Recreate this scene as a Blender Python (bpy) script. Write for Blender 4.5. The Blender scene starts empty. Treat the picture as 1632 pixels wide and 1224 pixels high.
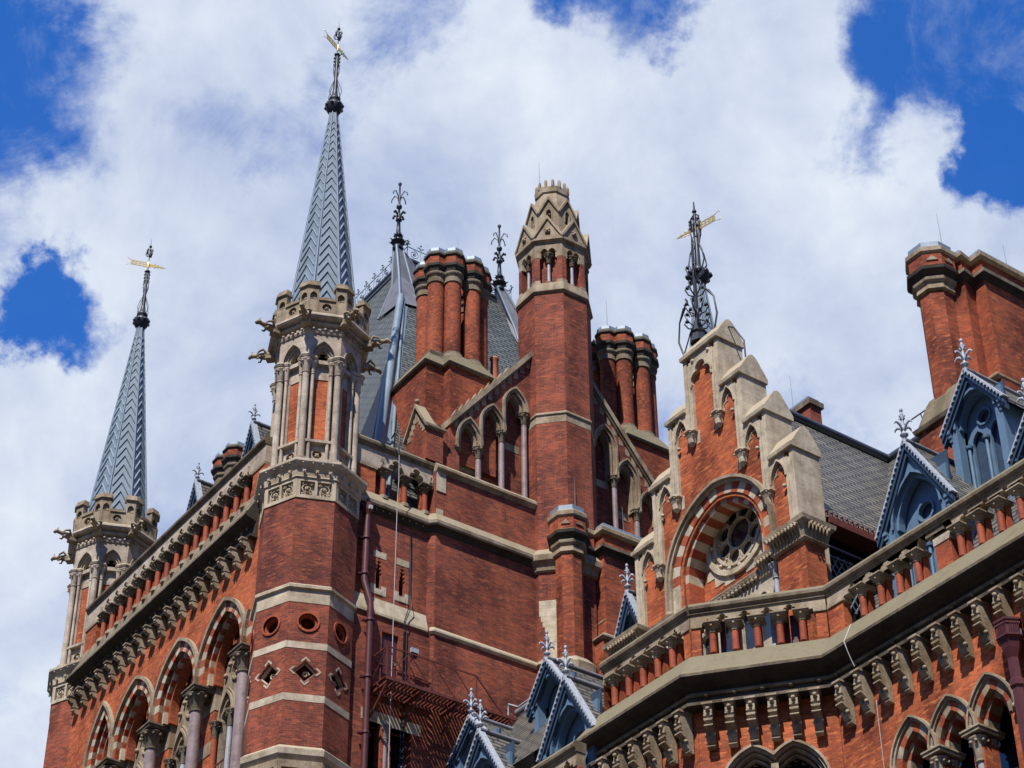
import bpy, math, random
import numpy as np
from mathutils import Matrix, Vector
from mathutils.geometry import tessellate_polygon
random.seed(7)
R_ = math.radians
sc = bpy.context.scene
# ------------------------------------------------------------------ camera
FPX, PITCH, ROLL = 3486.2, R_(37.016), R_(-.340)
CAM = np.array([0, 0, 1.6])
cd = bpy.data.cameras.new('camera'); cam = bpy.data.objects.new('camera', cd)
sc.collection.objects.link(cam); sc.camera = cam
cd.sensor_width = 36; cd.lens = FPX / 1632 * 36; cd.clip_end = 20000; cd.clip_start = .5
def cray(x, y):
    x, y = (x - 816) / FPX, -(y - 612) / FPX
    c, s = math.cos(ROLL), math.sin(ROLL); x, y = c * x - s * y, s * x + c * y
    return np.array([x, math.cos(PITCH) - y * math.sin(PITCH), math.sin(PITCH) + y * math.cos(PITCH)])
_fw = Vector(cray(816, 612)).normalized(); _rt = (Vector(cray(916, 612)) - Vector(cray(816, 612))).normalized()
_up = _rt.cross(_fw)
cam.matrix_world = Matrix(((_rt.x, _up.x, -_fw.x, 0), (_rt.y, _up.y, -_fw.y, 0), (_rt.z, _up.z, -_fw.z, 1.6), (0, 0, 0, 1)))
# ------------------------------------------------------------------ sun and sky
SUN_AZ, SUN_EL = R_(201), R_(57)
sd = bpy.data.lights.new('sun', 'SUN'); sun = bpy.data.objects.new('sun', sd); sc.collection.objects.link(sun)
sd.energy = 5.0; sd.angle = R_(.5); sd.color = (1, .945, .86)
_sv = Vector((math.sin(SUN_AZ) * math.cos(SUN_EL), math.cos(SUN_AZ) * math.cos(SUN_EL), math.sin(SUN_EL)))
sun.rotation_euler = _sv.to_track_quat('Z', 'Y').to_euler(); sun.location = (0, -20, 90)
w = bpy.data.worlds.new('World'); sc.world = w; w.use_nodes = True
N, L = w.node_tree.nodes, w.node_tree.links
for n in list(N): N.remove(n)
def nd(t, **k):
    n = N.new(t)
    for a, b in k.items(): setattr(n, a, b)
    return n
def mth(op, a, b=None, c=None, clamp=False):
    n = nd('ShaderNodeMath', operation=op, use_clamp=clamp)
    for i, v in enumerate((a, b, c)):
        if v is None: continue
        if isinstance(v, (int, float)): n.inputs[i].default_value = v
        else: L.new(v, n.inputs[i])
    return n.outputs[0]
tc = nd('ShaderNodeTexCoord')
skyt = nd('ShaderNodeTexSky', sky_type='NISHITA'); skyt.sun_disc = False; skyt.sun_elevation = SUN_EL; skyt.sun_rotation = SUN_AZ
skyt.air_density = 1.0; skyt.dust_density = .3; skyt.ozone_density = 3
vn = nd('ShaderNodeVectorMath', operation='NORMALIZE'); L.new(tc.outputs['Generated'], vn.inputs[0]); DIR = vn.outputs[0]
def noise(scale, detail, rough, dist=0., off=(0, 0, 0), sc3=(1, 1, 1)):
    mp = nd('ShaderNodeMapping'); mp.inputs['Location'].default_value = off; mp.inputs['Scale'].default_value = sc3
    L.new(DIR, mp.inputs[0])
    n = nd('ShaderNodeTexNoise'); n.inputs['Scale'].default_value = scale; n.inputs['Detail'].default_value = detail
    n.inputs['Roughness'].default_value = rough; n.inputs['Distortion'].default_value = dist
    L.new(mp.outputs[0], n.inputs['Vector']); return n.outputs['Fac']
cl = noise(9, 10, .55, .25, (3.1, 1.7, .4))
cl2 = noise(22, 10, .70, .5, (1.3, 8.7, 2.4))
cl = mth('MULTIPLY_ADD', cl2, .50, mth('MULTIPLY', cl, .50))
# openings in the cloud cover, each round a direction of the sky: (x, y, radius px, depth)
HOLES = [(10, 90, 290, .30), (92, 525, 108, .40), (650, -30, 200, .16), (1000, -30, 160, .26), (1545, 60, 270, .31), (1615, 235, 120, .36),
         (1330, 190, 150, .12), (400, 250, 180, .13), (850, 40, 120, -.14), (300, 30, 170, -.16), (1480, 200, 90, -.22), (1230, 70, 200, -.22), (640, 120, 110, .05),
         (230, 150, 120, -.06), (30, 520, 90, .16), (1150, 330, 330, -.2), (820, 250, 300, -.2), (230, 400, 220, -.2), (300, 620, 260, -.2), (1480, 480, 260, -.16), (1330, 300, 140, .10), (450, 560, 260, -.2), (60, 760, 260, -.1), (1380, 50, 90, .14)]
wob = nd('ShaderNodeTexNoise'); wob.inputs['Scale'].default_value = 14; wob.inputs['Detail'].default_value = 7; wob.inputs['Roughness'].default_value = .6; L.new(DIR, wob.inputs['Vector'])
w1 = nd('ShaderNodeVectorMath', operation='SUBTRACT'); L.new(wob.outputs['Color'], w1.inputs[0]); w1.inputs[1].default_value = (.5, .5, .5)
w2 = nd('ShaderNodeVectorMath', operation='SCALE'); L.new(w1.outputs[0], w2.inputs[0]); w2.inputs['Scale'].default_value = .11
w3 = nd('ShaderNodeVectorMath', operation='ADD'); L.new(DIR, w3.inputs[0]); L.new(w2.outputs[0], w3.inputs[1])
w4 = nd('ShaderNodeVectorMath', operation='NORMALIZE'); L.new(w3.outputs[0], w4.inputs[0]); WDIR = w4.outputs[0]
bias = None
for x, y, r, d in HOLES:
    v = Vector(cray(x, y)).normalized()
    dt = nd('ShaderNodeVectorMath', operation='DOT_PRODUCT'); L.new(WDIR, dt.inputs[0]); dt.inputs[1].default_value = v
    cr = math.cos(math.atan(r / FPX))
    mr = nd('ShaderNodeMapRange', interpolation_type='SMOOTHSTEP'); L.new(dt.outputs['Value'], mr.inputs['Value'])
    mr.inputs['From Min'].default_value = cr; mr.inputs['From Max'].default_value = 1.0
    mr.inputs['To Min'].default_value = 0; mr.inputs['To Max'].default_value = -d
    bias = mr.outputs[0] if bias is None else mth('ADD', bias, mr.outputs[0])
# fewer clouds behind the photographer
sy = nd('ShaderNodeSeparateXYZ'); L.new(DIR, sy.inputs[0])
front = nd('ShaderNodeMapRange', interpolation_type='SMOOTHSTEP'); L.new(sy.outputs['Y'], front.inputs['Value'])
front.inputs['From Min'].default_value = -.1; front.inputs['From Max'].default_value = .55
front.inputs['To Min'].default_value = -.22; front.inputs['To Max'].default_value = .07
cov = mth('ADD', mth('ADD', cl, bias), front.outputs[0])
dens = nd('ShaderNodeMapRange', interpolation_type='SMOOTHSTEP'); L.new(cov, dens.inputs['Value'])
dens.inputs['From Min'].default_value = .25; dens.inputs['From Max'].default_value = .60; dens.inputs['To Min'].default_value = .03
shade = noise(8, 9, .6, .2, (5.2, .3, 7.7))
crm = nd('ShaderNodeValToRGB'); L.new(shade, crm.inputs[0])
crm.color_ramp.elements[0].position = .30; crm.color_ramp.elements[0].color = (.38, .47, .70, 1)
crm.color_ramp.elements[1].position = .66; crm.color_ramp.elements[1].color = (.80, .86, .95, 1)
hs = nd('ShaderNodeHueSaturation'); L.new(skyt.outputs[0], hs.inputs['Color']); hs.inputs['Saturation'].default_value = 1.3
mul = nd('ShaderNodeVectorMath', operation='MULTIPLY'); L.new(hs.outputs[0], mul.inputs[0]); mul.inputs[1].default_value = (.32, .95, 1.5)
CLK = .76 / .1
sc_ = nd('ShaderNodeVectorMath', operation='SCALE'); L.new(crm.outputs[0], sc_.inputs[0]); sc_.inputs['Scale'].default_value = CLK
mx = nd('ShaderNodeMix', data_type='RGBA'); L.new(dens.outputs[0], mx.inputs['Factor'])
L.new(mul.outputs[0], mx.inputs[6]); L.new(sc_.outputs[0], mx.inputs[7])
# unseen dark skyline band round the horizon, added to cut low fill light
skn = nd('ShaderNodeTexNoise'); skn.inputs['Scale'].default_value = 6; skn.inputs['Detail'].default_value = 3; L.new(DIR, skn.inputs['Vector'])
skh = mth('MULTIPLY_ADD', skn.outputs['Fac'], -.16, sy.outputs['Z'])
skm = nd('ShaderNodeMapRange'); L.new(skh, skm.inputs['Value']); skm.inputs['From Min'].default_value = .26; skm.inputs['From Max'].default_value = .28
mx2 = nd('ShaderNodeMix', data_type='RGBA'); L.new(skm.outputs[0], mx2.inputs['Factor']); mx2.inputs[6].default_value = (.34, .30, .26, 1); L.new(mx.outputs[2], mx2.inputs[7]); mx = mx2
bg = nd('ShaderNodeBackground'); bg.inputs['Strength'].default_value = .1; L.new(mx.outputs[2], bg.inputs['Color'])
out = nd('ShaderNodeOutputWorld'); L.new(bg.outputs[0], out.inputs[0])
sc.view_settings.view_transform = 'Standard'; sc.view_settings.look = 'None'; sc.view_settings.exposure = .42; sc.view_settings.gamma = 1
sc.cycles.max_bounces = 5; sc.cycles.diffuse_bounces = 2
# ------------------------------------------------------------------ frames: x to the right along a wall, y inward, z up
def azv(a): a = R_(a); return np.array([math.sin(a), math.cos(a), 0])
class Fr:
    def __init__(s, o, a, z=0.):
        s.o = np.array([o[0], o[1], z]); s.a = a; s.u = azv(a); s.i = azv(a - 90)
        s.M = Matrix.Translation(Vector(s.o)) @ Matrix.Rotation(R_(90 - a), 4, 'Z')
    def at(s, x, y, d=0.):          # image point of the photo onto the vertical plane y = d
        r = cray(x, y); o = s.o * [1, 1, 0]; t = ((o - CAM) @ s.i + d) / (r @ s.i); p = CAM + t * r
        return float((p - o) @ s.u), float(p[2])
    def hz(s, x, y, z):             # onto the horizontal plane z
        r = cray(x, y); t = (z - 1.6) / r[2]; p = CAM + t * r; o = s.o * [1, 1, 0]
        return float((p - o) @ s.u), float((p - o) @ s.i)
    def w(s, u, d, z=0.): return s.o + u * s.u + d * s.i + np.array([0, 0, z])
    def sub(s, u, d, da=0., z=0.):
        p = s.w(u, d); return Fr(p, s.a + da, z)
T1 = (-6.874, 61.618)
F = Fr(T1, 144.885); S = Fr(T1, 54.936)
B = Fr((11.018, 48.771), 143.885)
# ------------------------------------------------------------------ mesh builder
def arc(cx, cz, r, a0, a1, n): return [(cx + r * math.cos(R_(a0 + (a1 - a0) * i / n)), cz + r * math.sin(R_(a0 + (a1 - a0) * i / n))) for i in range(n + 1)]
def pointed(cx, z0, a, h, n=7):     # left springing -> crown -> right springing
    r = (a * a + h * h) / (2 * a); t = math.degrees(math.atan2(h, r - a))
    l = arc(cx + r - a, z0, r, 180, 180 - t, n)
    return l + [(2 * cx - x, z) for x, z in reversed(l[:-1])]
def trefoil(cx, z0, a, h, n=6):     # cusped head over a light of half width a
    l = arc(cx - a * .42, z0 + h * .22, a * .58, 200, 75, n)
    t = arc(cx, z0 + h * .58, a * .5, 180, 90, n)
    l = [(cx - a, z0)] + l + t
    return l + [(2 * cx - x, z) for x, z in reversed(l[:-1])]
def circ(cx, cz, r, n=20): return [(cx + r * math.cos(2 * math.pi * i / n), cz + r * math.sin(2 * math.pi * i / n)) for i in range(n)]
class MB:
    def __init__(s): s.v = []; s.f = []; s.m = []; s.sm = []
    def add(s, vs, fs, mi=0, sm=False):
        b = len(s.v); s.v += [tuple(map(float, v)) for v in vs]
        for f in fs: s.f.append([b + i for i in f]); s.m.append(mi); s.sm.append(sm)
        return s
    def box(s, x0, x1, y0, y1, z0, z1, mi=0):
        vs = [(x, y, z) for z in (z0, z1) for y in (y0, y1) for x in (x0, x1)]
        return s.add(vs, [(0, 2, 3, 1), (4, 5, 7, 6), (0, 1, 5, 4), (2, 6, 7, 3), (0, 4, 6, 2), (1, 3, 7, 5)], mi)
    def prism(s, poly, y0, y1, mi=0, sm=False, caps=True):   # poly in x,z ; front y0 (outer), back y1
        n = len(poly); ar = sum(poly[i][0] * poly[(i + 1) % n][1] - poly[(i + 1) % n][0] * poly[i][1] for i in range(n))
        if ar < 0: poly = poly[::-1]
        vs = [(x, y0, z) for x, z in poly] + [(x, y1, z) for x, z in poly]
        if caps: s.add(vs, [tuple(range(n)), tuple(range(2 * n - 1, n - 1, -1))], mi)
        return s.add(vs, [(i, i + n, (i + 1) % n + n, (i + 1) % n) for i in range(n)], mi, sm)
    def plate(s, outer, holes, y0, y1, mi=0, rev=None, back=False):   # wall with openings
        loops = [outer] + holes
        tri = tessellate_polygon([[Vector((x, z, 0)) for x, z in l] for l in loops])
        flat = [p for l in loops for p in l]
        vs = [(x, y0, z) for x, z in flat]; fs = []
        for t in tri:
            a, b, c = [flat[i] for i in t]
            cr = (b[0] - a[0]) * (c[1] - a[1]) - (c[0] - a[0]) * (b[1] - a[1])
            fs.append(t if cr > 0 else t[::-1])
        s.add(vs, fs, mi)
        if back: s.add([(x, y1, z) for x, z in flat], [f[::-1] for f in fs], mi)
        for k, l in enumerate(loops):
            s.prism(l, y0, y1, (mi if rev is None or k == 0 else rev), caps=False)
        return s
    def strip(s, a, b, y0, y1, mi=0, ends=True):   # solid between two equal-length curves (x,z)
        n = len(a); vs = [(x, y0, z) for x, z in a] + [(x, y0, z) for x, z in b] + [(x, y1, z) for x, z in a] + [(x, y1, z) for x, z in b]
        m = mi if isinstance(mi, (list, tuple)) else [mi] * (n - 1)
        for i in range(n - 1):
            s.add([vs[i], vs[i + 1], vs[n + i], vs[n + i + 1], vs[2 * n + i], vs[2 * n + i + 1], vs[3 * n + i], vs[3 * n + i + 1]],
                  [(0, 1, 3, 2), (4, 6, 7, 5), (0, 4, 5, 1), (2, 3, 7, 6)] + ([(0, 2, 6, 4)] if i == 0 else []) + ([(1, 5, 7, 3)] if i == n - 2 else []), m[i])
        return s
    def mould(s, path, wd, y0, y1, mi=0, side=1):   # raised band following an open path in x,z, offset wd to its outer side
        return s.strip(path, offs(path, wd * side), y0, y1, mi)
    def lathe(s, prof, n=8, c=(0, 0), ph=0., mi=0, sm=False, cap=True, arc_=None):
        vs = []; a0, a1 = (0, 360) if arc_ is None else arc_
        for r, z in prof:
            for i in range(n):
                a = R_(ph + a0 + (a1 - a0) * i / n); vs.append((c[0] + r * math.cos(a), c[1] + r * math.sin(a), z))
        fs = []
        for j in range(len(prof) - 1):
            for i in range(n):
                k = (i + 1) % n; fs.append((j * n + i, j * n + k, (j + 1) * n + k, (j + 1) * n + i))
        s.add(vs, fs, mi, sm)
        if cap: s.add(vs, [tuple(range(n - 1, -1, -1)), tuple((len(prof) - 1) * n + i for i in range(n))], mi)
        return s
    def tube(s, pts, r, n=5, mi=0, sm=True):
        pts = [Vector(p) for p in pts]; rs = r if isinstance(r, (list, tuple)) else [r] * len(pts)
        vs = []; up = None
        for i, p in enumerate(pts):
            t = (pts[min(i + 1, len(pts) - 1)] - pts[max(i - 1, 0)]).normalized()
            if up is None: up = Vector((0, 0, 1)) if abs(t.z) < .9 else Vector((1, 0, 0))
            a = t.cross(up).normalized(); b = a.cross(t).normalized(); up = b
            for k in range(n):
                q = 2 * math.pi * k / n; vs.append(tuple(p + a * rs[i] * math.cos(q) + b * rs[i] * math.sin(q)))
        fs = [(j * n + i, (j) * n + (i + 1) % n, (j + 1) * n + (i + 1) % n, (j + 1) * n + i) for j in range(len(pts) - 1) for i in range(n)]
        s.add(vs, fs, mi, sm)
        return s.add(vs, [tuple(range(n - 1, -1, -1)), tuple((len(pts) - 1) * n + i for i in range(n))], mi)
    def bar(s, p, q, wx, wy, mi=0):   # straight bar of rectangular section
        p, q = Vector(p), Vector(q); t = (q - p).normalized(); up = Vector((0, 0, 1)) if abs(t.z) < .95 else Vector((0, 1, 0))
        a = t.cross(up).normalized() * wx / 2; b = a.normalized().cross(t).normalized() * wy / 2
        vs = [p - a - b, p + a - b, p + a + b, p - a + b, q - a - b, q + a - b, q + a + b, q - a + b]
        return s.add(vs, [(0, 1, 2, 3), (7, 6, 5, 4), (0, 4, 5, 1), (1, 5, 6, 2), (2, 6, 7, 3), (3, 7, 4, 0)], mi)
    def run(s, path, prof, mi=0, closed=False, side=1):   # cornice: profile (out, z) closed loop along plan path; out is to the right-hand outside (-y for +x travel)
        n = len(path); P = [Vector((p[0], p[1])) for p in path]; nr = []
        def nrm(a, b): d = (b - a).normalized(); return Vector((d.y, -d.x)) * side
        for i in range(n):
            if closed or 0 < i < n - 1:
                a, b = nrm(P[i - 1], P[i]), nrm(P[i], P[(i + 1) % n]); m = (a + b).normalized(); m = m / max(.3, m.dot(a))
            else: m = nrm(P[0], P[1]) if i == 0 else nrm(P[-2], P[-1])
            nr.append(m)
        k = len(prof); vs = [(P[i].x + nr[i].x * o, P[i].y + nr[i].y * o, z) for i in range(n) for o, z in prof]
        segs = n if closed else n - 1
        fs = [(i * k + j, i * k + (j + 1) % k, ((i + 1) % n) * k + (j + 1) % k, ((i + 1) % n) * k + j) for i in range(segs) for j in range(k)]
        ms = [(mi[j % len(mi)] if isinstance(mi, (list, tuple)) else mi) for i in range(segs) for j in range(k)]; m0 = mi[0] if isinstance(mi, (list, tuple)) else mi
        ar = sum(prof[j][0] * prof[(j + 1) % k][1] - prof[(j + 1) % k][0] * prof[j][1] for j in range(k))
        if (ar > 0) == (side > 0): fs = [f[::-1] for f in fs]
        s.add(vs, fs, m0); s.m[-len(fs):] = ms
        if not closed: s.add(vs, [tuple(range(k)), tuple((n - 1) * k + j for j in range(k - 1, -1, -1))], m0)
        return s
    def ball(s, c, r, n=6, mi=0, sz=1.):
        pr = [(r * math.sin(math.pi * i / 4), c[2] - r * sz * math.cos(math.pi * i / 4)) for i in range(1, 4)]
        pr = [(.02 * r, c[2] - r * sz)] + pr + [(.02 * r, c[2] + r * sz)]
        return s.lathe(pr, n, (c[0], c[1]), 0, mi, True, False)
    def join(s, o, M=None, mi=None):
        b = len(s.v); s.v += [tuple(M @ Vector(v)) if M else v for v in o.v]
        s.f += [[b + i for i in f] for f in o.f]; s.m += (o.m if mi is None else [mi] * len(o.m)); s.sm += o.sm
        return s
def offs(path, d):
    out = []; n = len(path)
    for i, p in enumerate(path):
        a = path[max(i - 1, 0)]; b = path[min(i + 1, n - 1)]; e = 1
        if 0 < i < n - 1:
            v1 = (p[0] - a[0], p[1] - a[1]); v2 = (b[0] - p[0], b[1] - p[1]); l1, l2 = math.hypot(*v1) or 1e-9, math.hypot(*v2) or 1e-9
            n1, n2 = (-v1[1] / l1, v1[0] / l1), (-v2[1] / l2, v2[0] / l2); mx, mz = n1[0] + n2[0], n1[1] + n2[1]; lm = math.hypot(mx, mz) or 1e-9
            mx, mz = mx / lm, mz / lm; e = 1 / max(.45, mx * n1[0] + mz * n1[1])
        else:
            v = (b[0] - a[0], b[1] - a[1]); l = math.hypot(*v) or 1e-9; mx, mz = -v[1] / l, v[0] / l
        out.append((p[0] + mx * d * e, p[1] + mz * d * e))
    return out
def octo(R, n=8, ph=0): return [(R * math.cos(R_(ph + 360 / n * i)), R * math.sin(R_(ph + 360 / n * i))) for i in range(n)]
# ------------------------------------------------------------------ objects
WM = {}
def mesh(name, mb, mats):
    me = bpy.data.meshes.new(name); me.from_pydata(mb.v, [], mb.f)
    mats = mats if isinstance(mats, (list, tuple)) else [mats]
    for m in mats: me.materials.append(m)
    me.polygons.foreach_set('material_index', mb.m); me.polygons.foreach_set('use_smooth', mb.sm)
    nl = len(me.loops); co = np.empty(len(me.vertices) * 3); me.vertices.foreach_get('co', co); co = co.reshape(-1, 3)
    vi = np.empty(nl, np.int32); me.loops.foreach_get('vertex_index', vi)
    npol = len(me.polygons); tot = np.empty(npol, np.int32); me.polygons.foreach_get('loop_total', tot)
    nn = np.empty(npol * 3); me.polygons.foreach_get('normal', nn); nn = np.repeat(nn.reshape(-1, 3), tot, 0)
    p = co[vi]; h = np.hypot(nn[:, 0], nn[:, 1]); hh = np.maximum(h, 1e-6)
    tx, ty = -nn[:, 1] / hh, nn[:, 0] / hh
    u = np.where(h > .3, p[:, 0] * tx + p[:, 1] * ty, p[:, 0]); v = np.where(h > .3, p[:, 2] / np.where(h > .3, hh, 1), p[:, 1])
    uv = me.uv_layers.new(name='UVMap'); uv.data.foreach_set('uv', np.stack([u, v], 1).astype(np.float32).ravel())
    me.update(); return me
def put(o, parent, M):
    sc.collection.objects.link(o)
    if parent is not None: o.parent = parent; o.matrix_basis = WM[parent].inverted() @ M
    else: o.matrix_basis = M
    WM[o] = M; return o
NOSPLIT = {'spire', 'chevron_laps', 'iron_cresting', 'grating', 'railing', 'eaves_cresting', 'iron_lattice', 'weather_vane', 'striped_arch', 'frieze', 'gargoyle', 'iron_finial'}
def clusters(mb, gap=.03):
    n = len(mb.v); par = list(range(n))
    def find(i):
        while par[i] != i: par[i] = par[par[i]]; i = par[i]
        return i
    for f in mb.f:
        a = find(f[0])
        for k in f[1:]: par[find(k)] = a
    isl = {}
    for i in range(n): isl.setdefault(find(i), []).append(i)
    V = np.array(mb.v); ks = list(isl); lo = np.array([V[isl[k]].min(0) for k in ks]) - gap / 2; hi = np.array([V[isl[k]].max(0) for k in ks]) + gap / 2
    m = len(ks); q = list(range(m))
    def fq(i):
        while q[i] != i: q[i] = q[q[i]]; i = q[i]
        return i
    for i in range(m):
        ov = np.where(np.all(lo[i] <= hi, 1) & np.all(hi[i] >= lo, 1))[0]
        for j in ov: q[fq(int(j))] = fq(i)
    lab = {}
    for i, k in enumerate(ks):
        for v in isl[k]: lab[v] = fq(i)
    groups = sorted(set(lab.values())); out = []
    if len(groups) < 2 or len(groups) > 60: return [mb]
    for g in groups:
        vs = [i for i in range(n) if lab[i] == g]; mp = {v: i for i, v in enumerate(vs)}; o = MB(); o.v = [mb.v[i] for i in vs]
        for f, mi, sm in zip(mb.f, mb.m, mb.sm):
            if f[0] in mp: o.f.append([mp[i] for i in f]); o.m.append(mi); o.sm.append(sm)
        out.append(o)
    return out
def obj(name, mb, mats, parent=None, fr=None, label=None):
    if isinstance(mb, MB) and name not in NOSPLIT and parent is not None:
        cl_ = clusters(mb)
        if len(cl_) > 1: return [obj1(name, c, mats, parent, fr, label) for c in cl_][0]
    return obj1(name, mb, mats, parent, fr, label)
def obj1(name, mb, mats, parent=None, fr=None, label=None):
    me = mb if isinstance(mb, bpy.types.Mesh) else mesh(name, mb, mats)
    o = bpy.data.objects.new(name, me); put(o, parent, fr.M if fr is not None else Matrix.Identity(4))
    if label: o['label'] = label
    return o
def empty(name, label=None, cat=None, fr=None, parent=None, group=None):
    o = bpy.data.objects.new(name, None); o.empty_display_size = .2
    put(o, parent, fr.M if fr is not None else Matrix.Identity(4)); tag(o, label, cat, group); return o
def tag(o, label=None, cat=None, group=None, kind=None):
    for k, v in (('label', label), ('category', cat), ('group', group), ('kind', kind)):
        if v: o[k] = v
    return o
def copy_tree(o, parent=None, M=None):
    c = o.copy(); sc.collection.objects.link(c); m = WM[o] if M is None else M @ WM[o]
    c.parent = parent
    if parent is not None: c.matrix_parent_inverse = Matrix.Identity(4); c.matrix_basis = WM[parent].inverted() @ m
    else: c.matrix_basis = m
    WM[c] = m
    for ch in [k for k in KIDS.get(o, [])]: copy_tree(ch, c, M)
    return c
KIDS = {}
_put = put
def put(o, parent, M):
    if parent is not None: KIDS.setdefault(parent, []).append(o)
    return _put(o, parent, M)
# ------------------------------------------------------------------ materials
MAT = {}
def material(name, rough=.8, metal=0., spec=.3):
    m = bpy.data.materials.new(name); m.use_nodes = True; nt = m.node_tree; b = nt.nodes['Principled BSDF']
    b.inputs['Roughness'].default_value = rough; b.inputs['Metallic'].default_value = metal; b.inputs['Specular IOR Level'].default_value = spec
    MAT[name] = m; return m, nt, b
def nz(nt, scale, detail=5, rough=.6, co='Object', sc3=(1, 1, 1), off=(0, 0, 0)):
    if co == 'World': t = nt.nodes.new('ShaderNodeNewGeometry'); src = t.outputs['Position']
    else: t = nt.nodes.new('ShaderNodeTexCoord'); src = t.outputs[co]
    mp = nt.nodes.new('ShaderNodeMapping'); mp.inputs['Scale'].default_value = sc3; mp.inputs['Location'].default_value = off
    nt.links.new(src, mp.inputs[0]); n = nt.nodes.new('ShaderNodeTexNoise')
    n.inputs['Scale'].default_value = scale; n.inputs['Detail'].default_value = detail; n.inputs['Roughness'].default_value = rough
    nt.links.new(mp.outputs[0], n.inputs['Vector']); return n.outputs['Fac']
def ramp(nt, fac, stops):
    r = nt.nodes.new('ShaderNodeValToRGB'); nt.links.new(fac, r.inputs[0]); e = r.color_ramp.elements
    while len(e) < len(stops): e.new(.5)
    for i, (p, c) in enumerate(stops): e[i].position = p; e[i].color = (*c, 1) if len(c) == 3 else c
    return r.outputs[0]
def mixc(nt, fac, a, b, mode='MIX'):
    n = nt.nodes.new('ShaderNodeMix'); n.data_type = 'RGBA'; n.blend_type = mode
    for s_, v in (('Factor', fac), (6, a), (7, b)):
        if isinstance(v, (float, int)): n.inputs[s_].default_value = v
        elif isinstance(v, tuple): n.inputs[s_].default_value = (*v, 1)
        else: nt.links.new(v, n.inputs[s_])
    return n.outputs[2]
def bump(nt, b, h, st, dist=.02):
    n = nt.nodes.new('ShaderNodeBump'); n.inputs['Strength'].default_value = st; n.inputs['Distance'].default_value = dist
    nt.links.new(h, n.inputs['Height']); nt.links.new(n.outputs[0], b.inputs['Normal'])
def brickmat(name, c1, c2, mortar, dirt, sw=.225, sh=.075, patch=None, k=1.):
    m, nt, b = material(name, .85, 0, .2)
    uvn = nt.nodes.new('ShaderNodeTexCoord'); br = nt.nodes.new('ShaderNodeTexBrick'); nt.links.new(uvn.outputs['UV'], br.inputs['Vector'])
    br.inputs['Scale'].default_value = 1; br.inputs['Brick Width'].default_value = sw; br.inputs['Row Height'].default_value = sh
    br.inputs['Mortar Size'].default_value = .0055; br.inputs['Mortar Smooth'].default_value = .3; br.inputs['Bias'].default_value = -.1
    br.inputs['Color1'].default_value = (*c1, 1); br.inputs['Color2'].default_value = (*c2, 1); br.inputs['Mortar'].default_value = (*mortar, 1)
    br.offset_frequency = 2
    col = br.outputs['Color']
    pt = ramp(nt, nz(nt, .55, 6, .65, 'World'), [(.38, dirt), (.58, (1.16, 1.08, 1.0))])
    col = mixc(nt, .9, col, pt, 'MULTIPLY')
    sk = ramp(nt, nz(nt, 1.1, 5, .6, 'World', (1, 1, .12)), [(.36, (.5, .46, .47)), (.55, (1, 1, 1))])
    col = mixc(nt, .6, col, sk, 'MULTIPLY')
    # single paler and blacker bricks in patches
    q = nz(nt, 1, 3, .7, 'UV', (2.6, 9, 1)); pb = ramp(nt, q, [(.55, (0, 0, 0)), (.63, (1, 1, 1))])
    col = mixc(nt, mth2(nt, pb, .55), col, patch or (c1[0] * 1.35, c1[1] * 1.75, c1[2] * 1.6))
    q2 = nz(nt, 1, 4, .7, 'UV', (1.7, 5, 1), (7, 3, 0)); pb2 = ramp(nt, q2, [(.53, (0, 0, 0)), (.64, (1, 1, 1))])
    col = mixc(nt, mth2(nt, pb2, .55), col, (c1[0] * .38, c1[1] * .55, c1[2] * .7))
    nt.links.new(col, b.inputs['Base Color'])
    mx_ = nt.nodes.new('ShaderNodeMath'); mx_.operation = 'MULTIPLY_ADD'; nt.links.new(br.outputs['Fac'], mx_.inputs[0]); mx_.inputs[1].default_value = -.5
    nt.links.new(nz(nt, 22, 4, .6), mx_.inputs[2]); bump(nt, b, mx_.outputs[0], .5, .012); return m
def mth2(nt, a, v):
    n = nt.nodes.new('ShaderNodeMath'); n.operation = 'MULTIPLY'; nt.links.new(a, n.inputs[0]); n.inputs[1].default_value = v; return n.outputs[0]
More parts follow.
